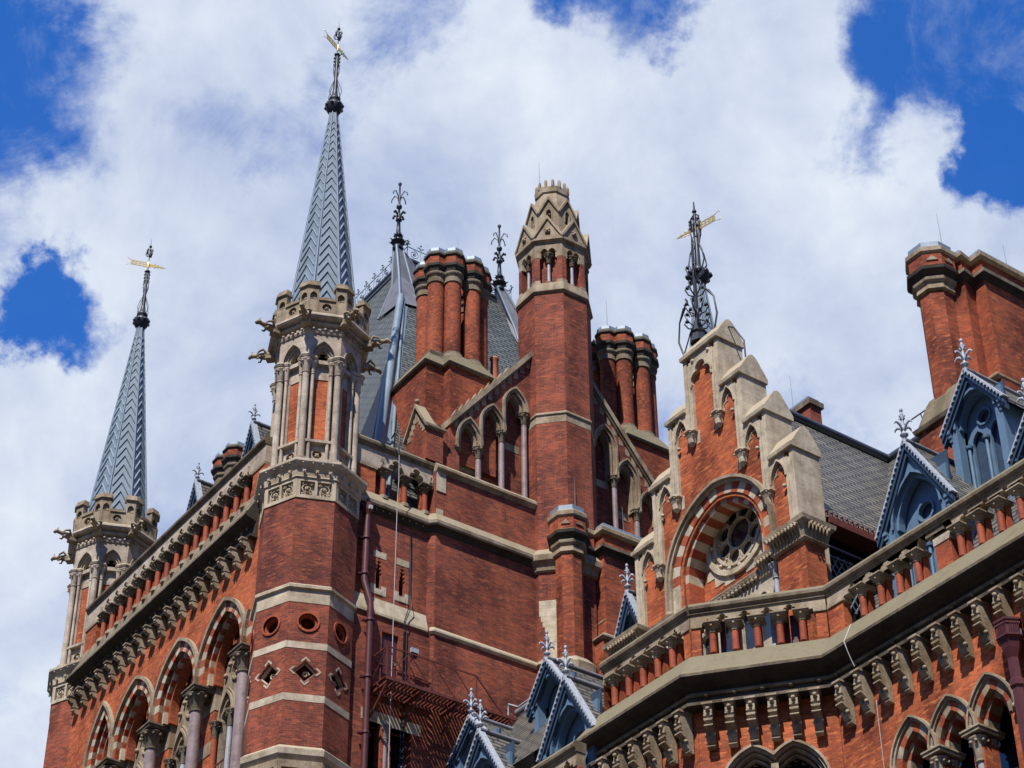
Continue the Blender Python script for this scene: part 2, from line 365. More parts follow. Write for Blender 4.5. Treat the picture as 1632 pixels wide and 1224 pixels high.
def stonemat(name, c, dark, lich=None, rough=.85, grime=.45, blocks=True):
    m, nt, b = material(name, rough, 0, .25)
    col = ramp(nt, nz(nt, 2.2, 8, .68, 'World'), [(.3, tuple(x * .6 for x in c)), (.5, c), (.72, tuple(min(1, x * 1.22) for x in c))])
    st = ramp(nt, nz(nt, 1.3, 7, .7, 'World', (1, 1, .35), (4, 4, 4)), [(.40, dark), (.58, (1, 1, 1))])
    col = mixc(nt, grime * 1.6, col, st, 'MULTIPLY')
    if blocks:
        uvn = nt.nodes.new('ShaderNodeTexCoord'); br = nt.nodes.new('ShaderNodeTexBrick'); nt.links.new(uvn.outputs['UV'], br.inputs['Vector'])
        br.inputs['Scale'].default_value = 1; br.inputs['Brick Width'].default_value = .62; br.inputs['Row Height'].default_value = .34
        br.inputs['Mortar Size'].default_value = .006; br.inputs['Color1'].default_value = (1, 1, 1, 1); br.inputs['Color2'].default_value = (.86, .85, .82, 1); br.inputs['Mortar'].default_value = (.5, .47, .42, 1)
        col = mixc(nt, .7, col, br.outputs['Color'], 'MULTIPLY')
    if lich:
        # weathering on upward faces
        g = nt.nodes.new('ShaderNodeNewGeometry'); sx = nt.nodes.new('ShaderNodeSeparateXYZ'); nt.links.new(g.outputs['Normal'], sx.inputs[0])
        a = nt.nodes.new('ShaderNodeMath'); a.operation = 'MULTIPLY'; nt.links.new(ramp(nt, sx.outputs['Z'], [(.15, (0, 0, 0)), (.5, (1, 1, 1))]), a.inputs[0])
        nt.links.new(ramp(nt, nz(nt, 6, 6, .7, 'World'), [(.25, (.25, .25, .25)), (.55, (1, 1, 1))]), a.inputs[1])
        col = mixc(nt, a.outputs[0], col, lich)
    nt.links.new(col, b.inputs['Base Color']); bump(nt, b, nz(nt, 14, 6, .7, 'World'), .55, .02); return m
brickmat('brick', (.52, .132, .046), (.30, .070, .032), (.30, .17, .11), (.48, .38, .40))
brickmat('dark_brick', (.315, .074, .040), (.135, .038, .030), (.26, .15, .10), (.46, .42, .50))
brickmat('chimney_brick', (.39, .092, .038), (.18, .046, .030), (.21, .11, .075), (.42, .36, .40))
brickmat('rubbed_brick', (.38, .088, .036), (.31, .068, .032), (.29, .12, .08), (.75, .7, .7), .225, .075)
stonemat('stone', (.375, .303, .215), (.44, .36, .28), (.30, .245, .16))
stonemat('clean_stone', (.52, .445, .335), (.60, .52, .43), (.36, .30, .20), grime=.34)
stonemat('old_stone', (.215, .172, .122), (.40, .35, .29), (.18, .155, .095), grime=.5)
stonemat('soot_shade_stone', (.062, .052, .042), (.5, .5, .5), (.10, .095, .065), grime=.4)  # soot mixed with painted shade, for cornice coves, soffits and chimney caps
stonemat('pale_stone', (.50, .425, .345), (.55, .47, .42), (.32, .27, .18), grime=.38)
stonemat('red_stone', (.33, .075, .034), (.6, .5, .5), None, .7, .4, blocks=False)
stonemat('granite', (.29, .225, .22), (.7, .62, .62), None, .35, .3, blocks=False)
stonemat('pale_granite', (.37, .38, .41), (.75, .72, .72), None, .35, .3, blocks=False)
def plain(name, c, rough=.6, metal=0., var=.2, scale=3., spec=.4, bmp=.15):
    m, nt, b = material(name, rough, metal, spec)
    col = ramp(nt, nz(nt, scale, 7, .65, 'World'), [(.3, tuple(x * (1 - var) for x in c)), (.7, tuple(min(1, x * (1 + var)) for x in c))])
    nt.links.new(col, b.inputs['Base Color']); bump(nt, b, nz(nt, 9, 5, .6, 'World'), bmp, .01); return m
plain('spire_lead', (.150, .200, .245), .55, 0, .18, 1.3, .4, .1)
plain('roll_lead', (.145, .19, .25), .5, 0, .15, 2, .4)
plain('roof_lead', (.165, .165, .185), .6, 0, .3, 1.6, .3)
plain('dark_lead', (.045, .055, .072), .35, .3, .3, 1.5, .6)
plain('blue_paint', (.105, .175, .26), .5, 0, .16, 2.5, .4)
plain('deep_blue_paint', (.03, .055, .095), .5, 0, .2, 3)
plain('white_paint', (.33, .36, .41), .6, 0, .35, 14, .3)
plain('iron', (.025, .029, .038), .45, .2, .3, 9)
plain('gold', (.75, .50, .16), .38, .75, .25, 12)
plain('glass', (.012, .018, .03), .06, 0, .2, 1, .9, .0)
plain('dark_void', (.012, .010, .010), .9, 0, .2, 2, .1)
plain('maroon_paint', (.085, .022, .024), .45, 0, .25, 3)
plain('red_iron', (.12, .030, .022), .6, 0, .4, 8)
plain('zinc', (.22, .27, .33), .5, .25, .2, 6, .5)
plain('steel', (.2, .2, .21), .6, .1, .1, 4)
plain('white_cable', (.42, .41, .40), .6, 0, .05, 4)
plain('terracotta', (.40, .12, .06), .7, 0, .15, 4)
def slatemat(name, c1, c2, sh=.16):
    m, nt, b = material(name, .55, 0, .4)
    uvn = nt.nodes.new('ShaderNodeTexCoord'); br = nt.nodes.new('ShaderNodeTexBrick'); nt.links.new(uvn.outputs['UV'], br.inputs['Vector'])
    br.inputs['Scale'].default_value = 1; br.inputs['Brick Width'].default_value = .52; br.inputs['Row Height'].default_value = sh
    br.inputs['Mortar Size'].default_value = .040; br.inputs['Mortar Smooth'].default_value = .1; br.inputs['Color1'].default_value = (*c1, 1); br.inputs['Color2'].default_value = (*c2, 1)
    br.inputs['Mortar'].default_value = (.018, .02, .022, 1)
    pt = ramp(nt, nz(nt, .9, 6, .7, 'World'), [(.34, (.62, .60, .60)), (.62, (1.15, 1.1, 1.0))])
    nt.links.new(mixc(nt, .8, br.outputs['Color'], pt, 'MULTIPLY'), b.inputs['Base Color'])
    # lapped courses: each course tilts out at its foot
    sx = nt.nodes.new('ShaderNodeSeparateXYZ'); nt.links.new(uvn.outputs['UV'], sx.inputs[0])
    d = nt.nodes.new('ShaderNodeMath'); d.operation = 'DIVIDE'; nt.links.new(sx.outputs['Y'], d.inputs[0]); d.inputs[1].default_value = sh
    fr = nt.nodes.new('ShaderNodeMath'); fr.operation = 'FRACT'; nt.links.new(d.outputs[0], fr.inputs[0])
    iv = nt.nodes.new('ShaderNodeMath'); iv.operation = 'SUBTRACT'; iv.inputs[0].default_value = 1; nt.links.new(fr.outputs[0], iv.inputs[1])
    bump(nt, b, iv.outputs[0], 1.0, .06); return m
slatemat('slate', (.115, .13, .126), (.07, .085, .085), .19)
slatemat('grey_slate', (.15, .14, .118), (.08, .077, .068), .21)
# ================================================================== helpers for carved work
def ffr(fr, R, ang, n=8):            # frame on a face of a polygonal shaft, ang = local angle of the face centre
    az = fr.a - ang; ap = R * math.cos(math.pi / n); p = fr.o + azv(az) * ap
    return Fr(p, az - 90)
def rel(fr, g): return fr.M.inverted() @ g.M
def bf(M): return [(x, y) for x, y in M]
CAPR = [(1.0, 0), (1.18, .03), (1.0, .08), (1.05, .10), (1.15, .5), (1.7, .80), (1.9, .86), (1.6, .90)]
def capital(mb, x, y, z0, z1, r, mi=0, ab=True, n=10, leaves=6, aw=2.05):
    h = z1 - z0; mb.lathe([(r * a, z0 + h * b) for a, b in CAPR], n, (x, y), 0, mi, True)
    for k in range(leaves):          # leaf knops round the bell
        a = 2 * math.pi * (k + .5) / leaves; mb.ball((x + r * 1.62 * math.cos(a), y + r * 1.62 * math.sin(a), z0 + h * .70), r * .36, 5, mi)
    if ab: mb.lathe([(r * aw, z1 - h * .13), (r * aw * 1.1, z1 - h * .05), (r * aw * 1.1, z1)], 8, (x, y), 22.5, mi)
def column(mb, x, y, z0, z1, r, mi=0, n=12): mb.lathe([(r, z0), (r * .94, z1)], n, (x, y), 0, mi, True)
def base(mb, x, y, z0, h, r, mi=0, sq=True):
    mb.lathe([(r * 1.7, z0 + h * .4), (r * 1.6, z0 + h * .6), (r * 1.2, z0 + h * .7), (r * 1.35, z0 + h * .85), (r, z0 + h)], 10, (x, y), 0, mi, True)
    if sq: mb.lathe([(r * 2.1, z0), (r * 2.1, z0 + h * .4)], 8, (x, y), 22.5, mi)
def scroll(mb, x, z, r, y, th=.03, turns=1.6, d=1, mi=0, a0=0):
    pts = []
    for i in range(15):
        t = i / 14; a = R_(a0) + d * t * turns * 2 * math.pi; q = r * (1 - .82 * t); pts.append((x + q * math.cos(a), y, z + q * math.sin(a)))
    mb.tube(pts, th, 4, mi)
def gargoyle_mesh():                  # a winged beast leaning out along +x, root at the origin
    g = MB()
    g.tube([(-.25, 0, -.02), (.05, 0, 0), (.35, 0, .02), (.62, 0, .07), (.80, 0, .06)], [.17, .18, .15, .10, .085], 8)
    g.tube([(.74, 0, .07), (.88, 0, .10), (1.0, 0, .05), (1.08, 0, -.02)], [.08, .115, .085, .04], 8)   # head and muzzle
    g.tube([(.90, .05, .18), (.86, .09, .26)], [.04, .012], 5); g.tube([(.90, -.05, .18), (.86, -.09, .26)], [.04, .012], 5)
    g.tube([(.96, 0, -.02), (1.04, 0, -.08)], [.05, .02], 5)
    for s in (-1, 1):
        g.tube([(.10, s * .12, .05), (.25, s * .22, .22), (.48, s * .18, .16), (.60, s * .14, .05)], [.06, .07, .05, .02], 6)   # wings
        g.tube([(.42, s * .10, -.04), (.50, s * .15, -.16), (.62, s * .13, -.17)], [.06, .045, .03], 6)
    g.box(-.3, .15, -.19, .19, -.24, -.10); g.v = [(x * .72, y * .85, z * .85) for x, y, z in g.v]; return g
def leafknob(mb, x, y, z, r, mi=0):
    mb.ball((x, y, z), r * .55, 6, mi)
    for k in range(4):
        a = k * math.pi / 2 + .78; mb.ball((x + r * .5 * math.cos(a), y - .01, z + r * .5 * math.sin(a)), r * .34, 5, mi)
# ================================================================== corner turret
def make_turret(parent, fr):
    t = empty('turret', fr=fr, parent=parent)
    R = 1.70
    zc = ffr(fr, R, -22.5).at(495, 992)[1]; zd = ffr(fr, R, -22.5).at(490, 1070)[1]
    sh, bd, rn = MB(), MB(), MB()
    hw = R * math.sin(R_(22.5)); faces = [-157.5, -112.5, -67.5, -22.5, 22.5, 67.5, 112.5, 157.5]
    dia = [(0, zd - .38), (.38, zd), (0, zd + .38), (-.38, zd)]
    for a in faces:
        M = rel(fr, ffr(fr, R, a)); p = MB()
        vis = -120 < a < 80; cz = circ(0, zc, .31, 20)
        if vis:
            p.plate([(-hw, 31), (hw, 31), (hw, 42.19), (-hw, 42.19)], [cz, dia], 0, .28)
            r = MB(); r.strip(circ(0, zc, .31, 20) + [circ(0, zc, .31, 20)[0]], circ(0, zc, .375, 20) + [circ(0, zc, .375, 20)[0]], -.04, .08)
            r.strip(circ(0, zc, .24, 20) + [circ(0, zc, .24, 20)[0]], circ(0, zc, .31, 20) + [circ(0, zc, .31, 20)[0]], .05, .2)
            rn.join(r, M)
            q = MB(); d1 = [(0, zd - .52), (.52, zd), (0, zd + .52), (-.52, zd)]
            for i in range(4):       # stone corners of the diamond panel
                c = d1[i]; e, g = d1[i - 1], d1[(i + 1) % 4]
                def lp(a_, b_, k): return (a_[0] + (b_[0] - a_[0]) * k, a_[1] + (b_[1] - a_[1]) * k)
                ci = (c[0] * .84, zd + (c[1] - zd) * .84)
                q.prism([c, lp(c, e, .27), lp(ci, (e[0] * .84, zd + (e[1] - zd) * .84), .30), ci, lp(ci, (g[0] * .84, zd + (g[1] - zd) * .84), .30), lp(c, g, .27)], -.015, .06)
            for k in range(4):       # inner rim, stone
                a_, b_ = dia[k], dia[(k + 1) % 4]; a2, b2 = (a_[0] * .86, zd + (a_[1] - zd) * .86), (b_[0] * .86, zd + (b_[1] - zd) * .86)
                q.prism([a_, b_, b2, a2], .08, .2)
            scroll(q, .04, zd - .02, .12, .20, .03, 1.2, 1)
            bd.join(q, M)
        else: p.prism([(-hw, 31), (hw, 31), (hw, 42.19), (-hw, 42.19)], 0, .28)
        sh.join(p, M)
    sh.lathe([(R, 0), (R, 31)], 8); sh.lathe([(R - .9, 31), (R - .9, 42)], 8)
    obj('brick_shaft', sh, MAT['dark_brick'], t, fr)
    obj('roundel', rn, MAT['rubbed_brick'], t, fr)
    for z0, z1, dr in ((34.62, 34.87, .012), (36.49, 36.73, .012), (38.17, 38.64, .012)):
        bd.lathe([(R + dr, z0), (R + dr, z1)], 8)
    bd.lathe([(R + .012, 38.64), (R + .10, 38.68), (R + .10, 38.78), (R + .01, 38.86)], 8)
    bd.lathe([(R + .02, 32.55), (R + .16, 32.72), (R + .18, 32.92), (R + .02, 33.06)], 8)
    obj('stone_band', bd, MAT['clean_stone'], t, fr)
    # arcade under the lowest cornice
    ar = MB()
    for a in faces[1:6]:
        M = rel(fr, ffr(fr, R + .08, a)); p = MB(); h2 = (R + .08) * math.sin(R_(22.5))
        for x in (-h2, -.02, h2 - .12): p.box(x, x + .12, -.02, .12, 29, 32.5)
        p.box(-h2, h2, -.01, .1, 32.3, 32.55)
        for cx in (-h2 / 2 + .05, h2 / 2 + .05): p.mould(pointed(cx, 31.8, h2 / 2 - .1, .35), .05, 0, .1)
        ar.join(p, M)
    obj('arcade', ar, MAT['stone'], t, fr)
    # carved frieze, ball flowers, ledge
    fz = MB(); R2 = R + .035; h2 = R2 * math.sin(R_(22.5))
    for a in faces:
        M = rel(fr, ffr(fr, R2, a)); p = MB()
        if -120 < a < 80:
            hs = [[(-h2 + .14, 42.30), (-.045, 42.30), (-.045, 42.84), (-h2 + .14, 42.84)], [(.045, 42.30), (h2 - .14, 42.30), (h2 - .14, 42.84), (.045, 42.84)]]
            p.plate([(-h2, 42.17), (h2, 42.17), (h2, 42.95), (-h2, 42.95)], hs, 0, .12)
            for cx, d in ((-(h2 - .14 + .045) / 2, 1), ((h2 - .14 + .045) / 2, -1)):
                scroll(p, cx, 42.57, .20, .07, .026, 1.5, d, a0=90); scroll(p, cx - .13 * d, 42.38, .07, .06, .02, 1.1, -d); scroll(p, cx + .13 * d, 42.76, .07, .06, .02, 1.1, -d, a0=180)
                p.ball((cx, .05, 42.57), .05); p.ball((cx + .15, .06, 42.38), .035); p.ball((cx - .15, .06, 42.76), .035); p.ball((cx + .15, .06, 42.76), .03)
            for k in range(3):
                x = (k - 1) * h2 * .66; leafknob(p, x, -.11, 43.16, .10)
            for k in range(4): p.ball(((k - 1.5) * h2 * .5, -.20, 43.44), .035)
        else: p.prism([(-h2, 42.17), (h2, 42.17), (h2, 42.95), (-h2, 42.95)], 0, .12)
        fz.join(p, M)
    fz.lathe([(R2 - .14, 42.1), (R2 - .14, 43)], 8)
    fz.lathe([(R2, 42.95), (R2 + .05, 42.98), (R2 + .03, 43.02), (R2 + .07, 43.25), (R2 + .20, 43.42), (R2 + .26, 43.50), (R2 + .26, 43.60), (R2 - .1, 43.70)], 8)
    obj('frieze', fz, MAT['clean_stone'], t, fr)
    # colonnade stage
    co = MB(); Rc = 1.24; co.lathe([(Rc, 43.6), (Rc, 47.45)], 8)
    co.lathe([(.9, 44), (.9, 50)], 8); obj('brick_core', co, MAT['brick'], t, fr)
    pl = MB(); pl.lathe([(1.62, 43.62), (1.62, 43.8), (1.55, 43.86)], 8)
    for a in faces[1:6]:
        M = rel(fr, ffr(fr, 1.40, a)); p = MB(); h = 1.40 * math.sin(R_(22.5))
        p.box(-h, h, -.10, .12, 44.62, 44.72); p.box(-h, -h + .24, .02, .14, 43.8, 44.62); p.box(h - .24, h, .02, .14, 43.8, 44.62)
        p.plate([(-h + .2, 43.85), (h - .2, 43.85), (h - .2, 44.62), (-h + .2, 44.62)], [circ(0, 44.22, .17, 10)], .06, .13)
        leafknob(p, 0, .12, 44.22, .12)
        pl.join(p, M)
    pl.lathe([(Rc + .03, 47.42), (Rc + .03, 47.95)], 8)
    obj('plinth_panel', pl, MAT['pale_stone'], t, fr)
    for k in range(-3, 4):
        a = k * 45
        if a > 100 or a < -140: continue
        c = MB(); c.box(-.02, .13, -.02, .02, 44, 44.1)
        c = MB(); column(c, 0, 0, 43.95, 47.55, .125); base(c, 0, 0, 43.80, .18, .12)
        capital(c, 0, 0, 47.5, 48.14, .125, ab=False); c.lathe([(.24, 48.1), (.28, 48.18), (.24, 48.26)], 8, (0, 0), 22.5)
        for s in (-1, 1):
            yy, xx = s * .21, -.12
            column(c, xx, yy, 43.95, 47.55, .062, n=8); capital(c, xx, yy, 47.5, 48.14, .07, ab=False, leaves=4); base(c, xx, yy, 43.8, .16, .065)
            c.lathe([(.14, 48.1), (.17, 48.18), (.14, 48.26)], 8, (xx, yy), 22.5)
            c.bar((xx - .10, yy * .8, 43.9), (xx - .10, yy * .8, 48.1), .14, .12)
        g = Fr(fr.o + azv(fr.a - a) * 1.46, fr.a - a)
        obj('colonnette', c, MAT['pale_stone'], t, g)
    # arch stage
    st = MB(); R3 = 1.56; h3 = R3 * math.sin(R_(22.5))
    for a in faces:
        M = rel(fr, ffr(fr, R3, a)); p = MB()
        if -160 < a < 115:
            w1 = h3 * .66; op = pointed(0, 48.2, w1, .70)
            p.plate([(-h3, 48.0), (-w1, 48.0)] + op + [(w1, 48.0), (h3, 48.0), (h3, 49.22), (-h3, 49.22)], [], 0, .18)
            p.mould(op, .05, -.03, .02); o2 = pointed(0, 48.2, w1 * .82, .56); p.strip(o2, op, .10, .22)
            w2 = w1 * .82; o3 = pointed(0, 48.2, w2 * .78, .44); p.strip(o3, pointed(0, 48.2, w2, .56), .17, .28)
            tr = trefoil(0, 48.18, .27, .46)
            p.plate([(-w2, 47.9), (w2, 47.9), (w2, 48.95), (-w2, 48.95)], [tr], .25, .32)
            p.box(-w1, w1, .12, .3, 48.0, 48.16)
        else: p.prism([(-h3, 48.0), (h3, 48.0), (h3, 49.22), (-h3, 49.22)], 0, .18)
        st.join(p, M)
    st.lathe([(R3 - .02, 49.2), (R3 + .04, 49.22), (R3 + .07, 49.3), (R3 + .06, 49.42)], 8)
    for a in faces[1:7]:
        M = rel(fr, ffr(fr, R3, a)); p = MB()
        for k in range(3): p.ball(((k - 1) * h3 * .68, -.10, 49.36), .055); p.box((k - 1) * h3 * .68 + .16, (k - 1) * h3 * .68 + .26, -.1, .0, 49.31, 49.4)
        st.join(p, M)
    st.lathe([(R3 + .02, 49.42), (R3 + .02, 49.50), (R3 + .17, 49.53), (R3 + .18, 49.60), (R3 + .10, 49.63), (R3 + .10, 49.70), (R3 + .33, 49.75), (R3 + .37, 49.81), (R3 + .36, 49.88), (R3 + .24, 50.0), (R3 + .1, 50.02)], 8)
    obj('arch_stage', st, MAT['pale_stone'], t, fr)
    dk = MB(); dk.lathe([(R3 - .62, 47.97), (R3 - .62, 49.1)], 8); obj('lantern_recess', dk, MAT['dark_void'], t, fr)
    # parapet with merlons at the corners
    pa = MB(); R4 = 1.78; h4 = R4 * math.sin(R_(22.5))
    for a in faces:
        M = rel(fr, ffr(fr, R4, a)); p = MB(); m = h4 * .44
        q4 = circ(0, 50.28, .17, 10)
        p.plate([(-h4, 49.98), (h4, 49.98), (h4, 50.60), (-h4, 50.60)], [q4], 0, .20, back=True); leafknob(p, 0, .1, 50.30, .13)
        p.box(-m, m, -.05, .24, 50.56, 50.68)
        for s in (-1, 1):
            x0, x1 = sorted((s * m, s * h4)); cxn = (x0 + x1) / 2; nar = (x1 - x0) * .34
            nic = pointed(cxn, 50.75, nar, .2, 4); p.plate([(x0, 50.6), (x1, 50.6), (x1, 51.2), (x0, 51.2)], [[(cxn - nar, 50.62)] + nic + [(cxn + nar, 50.62)]], 0, .10)
            p.plate([(x0, 50.0), (x1, 50.0), (x1, 50.62), (x0, 50.62)], [[(cxn - nar, 50.12), (cxn - nar, 50.6), (cxn + nar, 50.6), (cxn + nar, 50.12)]], -.012, .08)
            p.box(x0, x1, .10, .24, 49.98, 51.2)
        pa.join(p, M)
    for k in range(8):                # merlon caps wrap the corner
        a = k * 45; e = 22.5; V = lambda r, q: (r * math.cos(R_(q)), r * math.sin(R_(q)))
        ap = math.cos(R_(22.5)); 
        def cor(rr, f):               # plan outline of a bent cap, half length f of the face
            vx = V(rr, a); l = V(rr, a - 45); r = V(rr, a + 45)
            return [(vx[0] + (l[0] - vx[0]) * f, vx[1] + (l[1] - vx[1]) * f), vx, (vx[0] + (r[0] - vx[0]) * f, vx[1] + (r[1] - vx[1]) * f)]
        o1, i1 = cor(R4 + .08, .30), cor(R4 - .30, .30); o2, i2 = cor(R4 + .02, .29), cor(R4 - .24, .29)
        for A, Bq, z0, z1 in ((o1, i1, 51.18, 51.28), (o2, i2, 51.28, 51.42)):
            poly = A + Bq[::-1]; n = 6; vs = [(x, y, z0) for x, y in poly] + [(x * .995, y * .995, z1) for x, y in poly]
            pa.add(vs, [tuple(range(5, -1, -1)), tuple(range(6, 12))] + [(i, (i + 1) % 6, (i + 1) % 6 + 6, i + 6) for i in range(6)])
    obj('parapet', pa, MAT['stone'], t, fr)
    gm = mesh('gargoyle', gargoyle_mesh(), MAT['stone'])
    for k in range(-3, 4):
        az = fr.a - k * 45; g = Fr(fr.o + azv(az) * 1.84, az, 49.62 if k % 2 else 49.72)
        obj('gargoyle', gm, None, t, g)
    # spire
    sp = MB(); Rs, z0, Rt, z1 = 1.36, 50.3, .14, 61.5; sp.lathe([(Rs, z0), (Rt, z1)], 8)
    ch = sp; nch = 23; ap = math.cos(R_(22.5)); ta = math.tan(R_(22.5))
    for a in faces:
        ca, sa = math.cos(R_(a)), math.sin(R_(a))
        def P(s, z, o=.0):            # s -1..1 across the face at height z, o outward
            r = Rs + (Rt - Rs) * (z - z0) / (z1 - z0); ax = r * ap + o; w_ = r * ap * ta * s; return (ax * ca - w_ * sa, ax * sa + w_ * ca, z)
        for j in range(nch):
            f_ = j / nch; zz = z0 + .35 + (z1 - z0 - .9) * (1 - (1 - f_) ** 1.12); 
            r = (Rs + (Rt - Rs) * (zz - z0) / (z1 - z0)); hh = r * .62; th = .035 + .03 * r / Rs; pr = .022 + .03 * r / Rs
            for s in (-1, 1):
                pts = [(s * .80, zz - hh * .5), (0, zz + hh * .5), (0, zz + hh * .5 - th * 1.6), (s * .80, zz - hh * .5 - th * 1.6)]
                # a lapped edge: proud at its lower side, dying into the face above
                vs = [P(x, z, .004) for x, z in pts[:2]] + [P(x, z, pr) for x, z in (pts[2], pts[3])] + [P(x, z, -.01) for x, z in (pts[2], pts[3])]
                fs = [(0, 1, 2, 3), (3, 2, 4, 5), (0, 3, 5), (1, 4, 2)]
                if s > 0: fs = [f[::-1] for f in fs]
                ch.add(vs, fs)
    obj('spire', sp, MAT['spire_lead'], t, fr)
    rl = MB()
    for k in range(8):
        c_, s_ = math.cos(R_(k * 45)), math.sin(R_(k * 45)); rl.tube([(Rs * c_, Rs * s_, z0), (Rt * c_, Rt * s_, z1)], [.055, .022], 6)
    obj('hip_roll', rl, MAT['roll_lead'], t, fr)
    kn = MB(); kn.lathe([(.13, 61.2), (.20, 61.28), (.30, 61.45), (.36, 61.62), (.35, 61.74), (.22, 61.84), (.16, 61.92), (.24, 61.98), (.22, 62.08), (.14, 62.16), (.10, 62.5)], 16, sm=True)
    for k in range(8):
        a = R_(k * 45); kn.ball((.33 * math.cos(a), .33 * math.sin(a), 61.62), .08, 6)
    kn.tube([(0, 0, 62.1), (0, 0, 64.5)], [.10, .05], 8); kn.tube([(0, 0, 64.4), (0, 0, 65.9)], .022, 6); kn.tube([(0, 0, 65.9), (0, 0, 66.45)], [.02, .004], 5)
    for k in range(4):               # wrought scrolls round the rod
        a = R_(k * 90 + 20); c_, s_ = math.cos(a), math.sin(a)
        def q(r, z): return (r * c_, r * s_, z)
        kn.tube([q(.20, 62.05), q(.31, 62.18), q(.33, 62.34), q(.25, 62.6), q(.12, 62.95), q(.07, 63.2), q(.13, 63.5), q(.17, 63.7), q(.14, 63.88), q(.05, 63.95)], .016, 4)
        for z in (63.95, 64.15, 64.34):
            kn.tube([q(.05, z), q(.14, z + .02), q(.18, z + .09), q(.13, z + .14), q(.10, z + .09)], .018, 4); kn.ball(q(.13, z + .08), .03)
    kn.lathe([(.02, 64.42), (.10, 64.50), (.10, 64.56), (.02, 64.64)], 8, sm=True)
    kn.ball((0, 0, 65.98), .07, 8)
    for k in range(2):               # crescent and curl cresting the rod
        a = R_(30 + k * 90); c_, s_ = math.cos(a), math.sin(a)
        kn.tube([(-.04 * c_, -.04 * s_, 65.80), (-.15 * c_, -.15 * s_, 65.74), (-.19 * c_, -.19 * s_, 65.60), (-.13 * c_, -.13 * s_, 65.46), (0, 0, 65.40)], [.012, .03, .045, .03, .012], 5)
        kn.tube([(0, 0, 65.42), (.12 * c_, .12 * s_, 65.44), (.14 * c_, .14 * s_, 65.54), (.05 * c_, .05 * s_, 65.60), (.16 * c_, .16 * s_, 65.66), (.14 * c_, .14 * s_, 65.76), (.04 * c_, .04 * s_, 65.78)], .03, 5)
    obj('iron_finial', kn, MAT['iron'], t, fr)
    return t
def make_vane(parent, fr, az, z=64.9, s=.78, mat='gold'):
    v = MB(); g = Fr(fr.o, az, z)
    fr_ = [(-1.0, -.17), (0, -.17), (0, .17), (-1.0, .17)]
    hs = []
    for k in range(4):                # pierced numerals read as upright slots
        x = -.84 + k * .20
        if k == 0: hs.append([(x, -.10), (x + .05, -.10), (x + .05, .10), (x, .10)])
        else: hs += [[(x - .03, .015), (x + .10, .015), (x + .10, .11), (x - .03, .11)], [(x - .03, -.11), (x + .10, -.11), (x + .10, -.015), (x - .03, -.015)]]
    v.plate(fr_, hs, -.012, .012, back=True)
    v.prism([(0, -.17), (.14, -.10), (.75, -.03), (.75, .03), (.14, .10), (0, .17)], -.012, .012)
    v.prism([(.70, -.09), (1.0, 0), (.70, .09)], -.012, .012)
    for sg in (-1, 1):
        scroll(v, .36, sg * .12, .07, 0, .014, 1.3, sg, a0=-90 * sg); scroll(v, .55, sg * .10, .06, 0, .013, 1.3, sg, a0=-90 * sg)
        v.tube([(-1.0, 0, sg * .15), (-1.12, 0, sg * .20), (-1.22, 0, sg * .26), (-1.28, 0, sg * .20), (-1.24, 0, sg * .15)], .014, 4)
    v.lathe([(.05, -.2), (.065, 0), (.05, .2)], 8)
    if s != 1: v.v = [(x * s, y * s, zz * s) for x, y, zz in v.v]
    return obj('weather_vane', v, MAT[mat], parent, g)
# ================================================================== front wing: left facade, twin turrets, flank wall
HW = empty('hotel_wing', 'long red brick facade of striped pointed arches running between two grey spired corner turrets', 'building', F)
t1 = make_turret(HW, F)
DT = -16.3 * F.u
t0 = copy_tree(t1, HW, Matrix.Translation(Vector(DT)))
t1['label'] = 'corner turret where the striped arches meet the plain brick flank'; t0['label'] = 'corner turret at the far end of the striped arches'
make_vane(t1, Fr(F.o, 0), 30); make_vane(t0, Fr(F.o + DT, 0), 72)
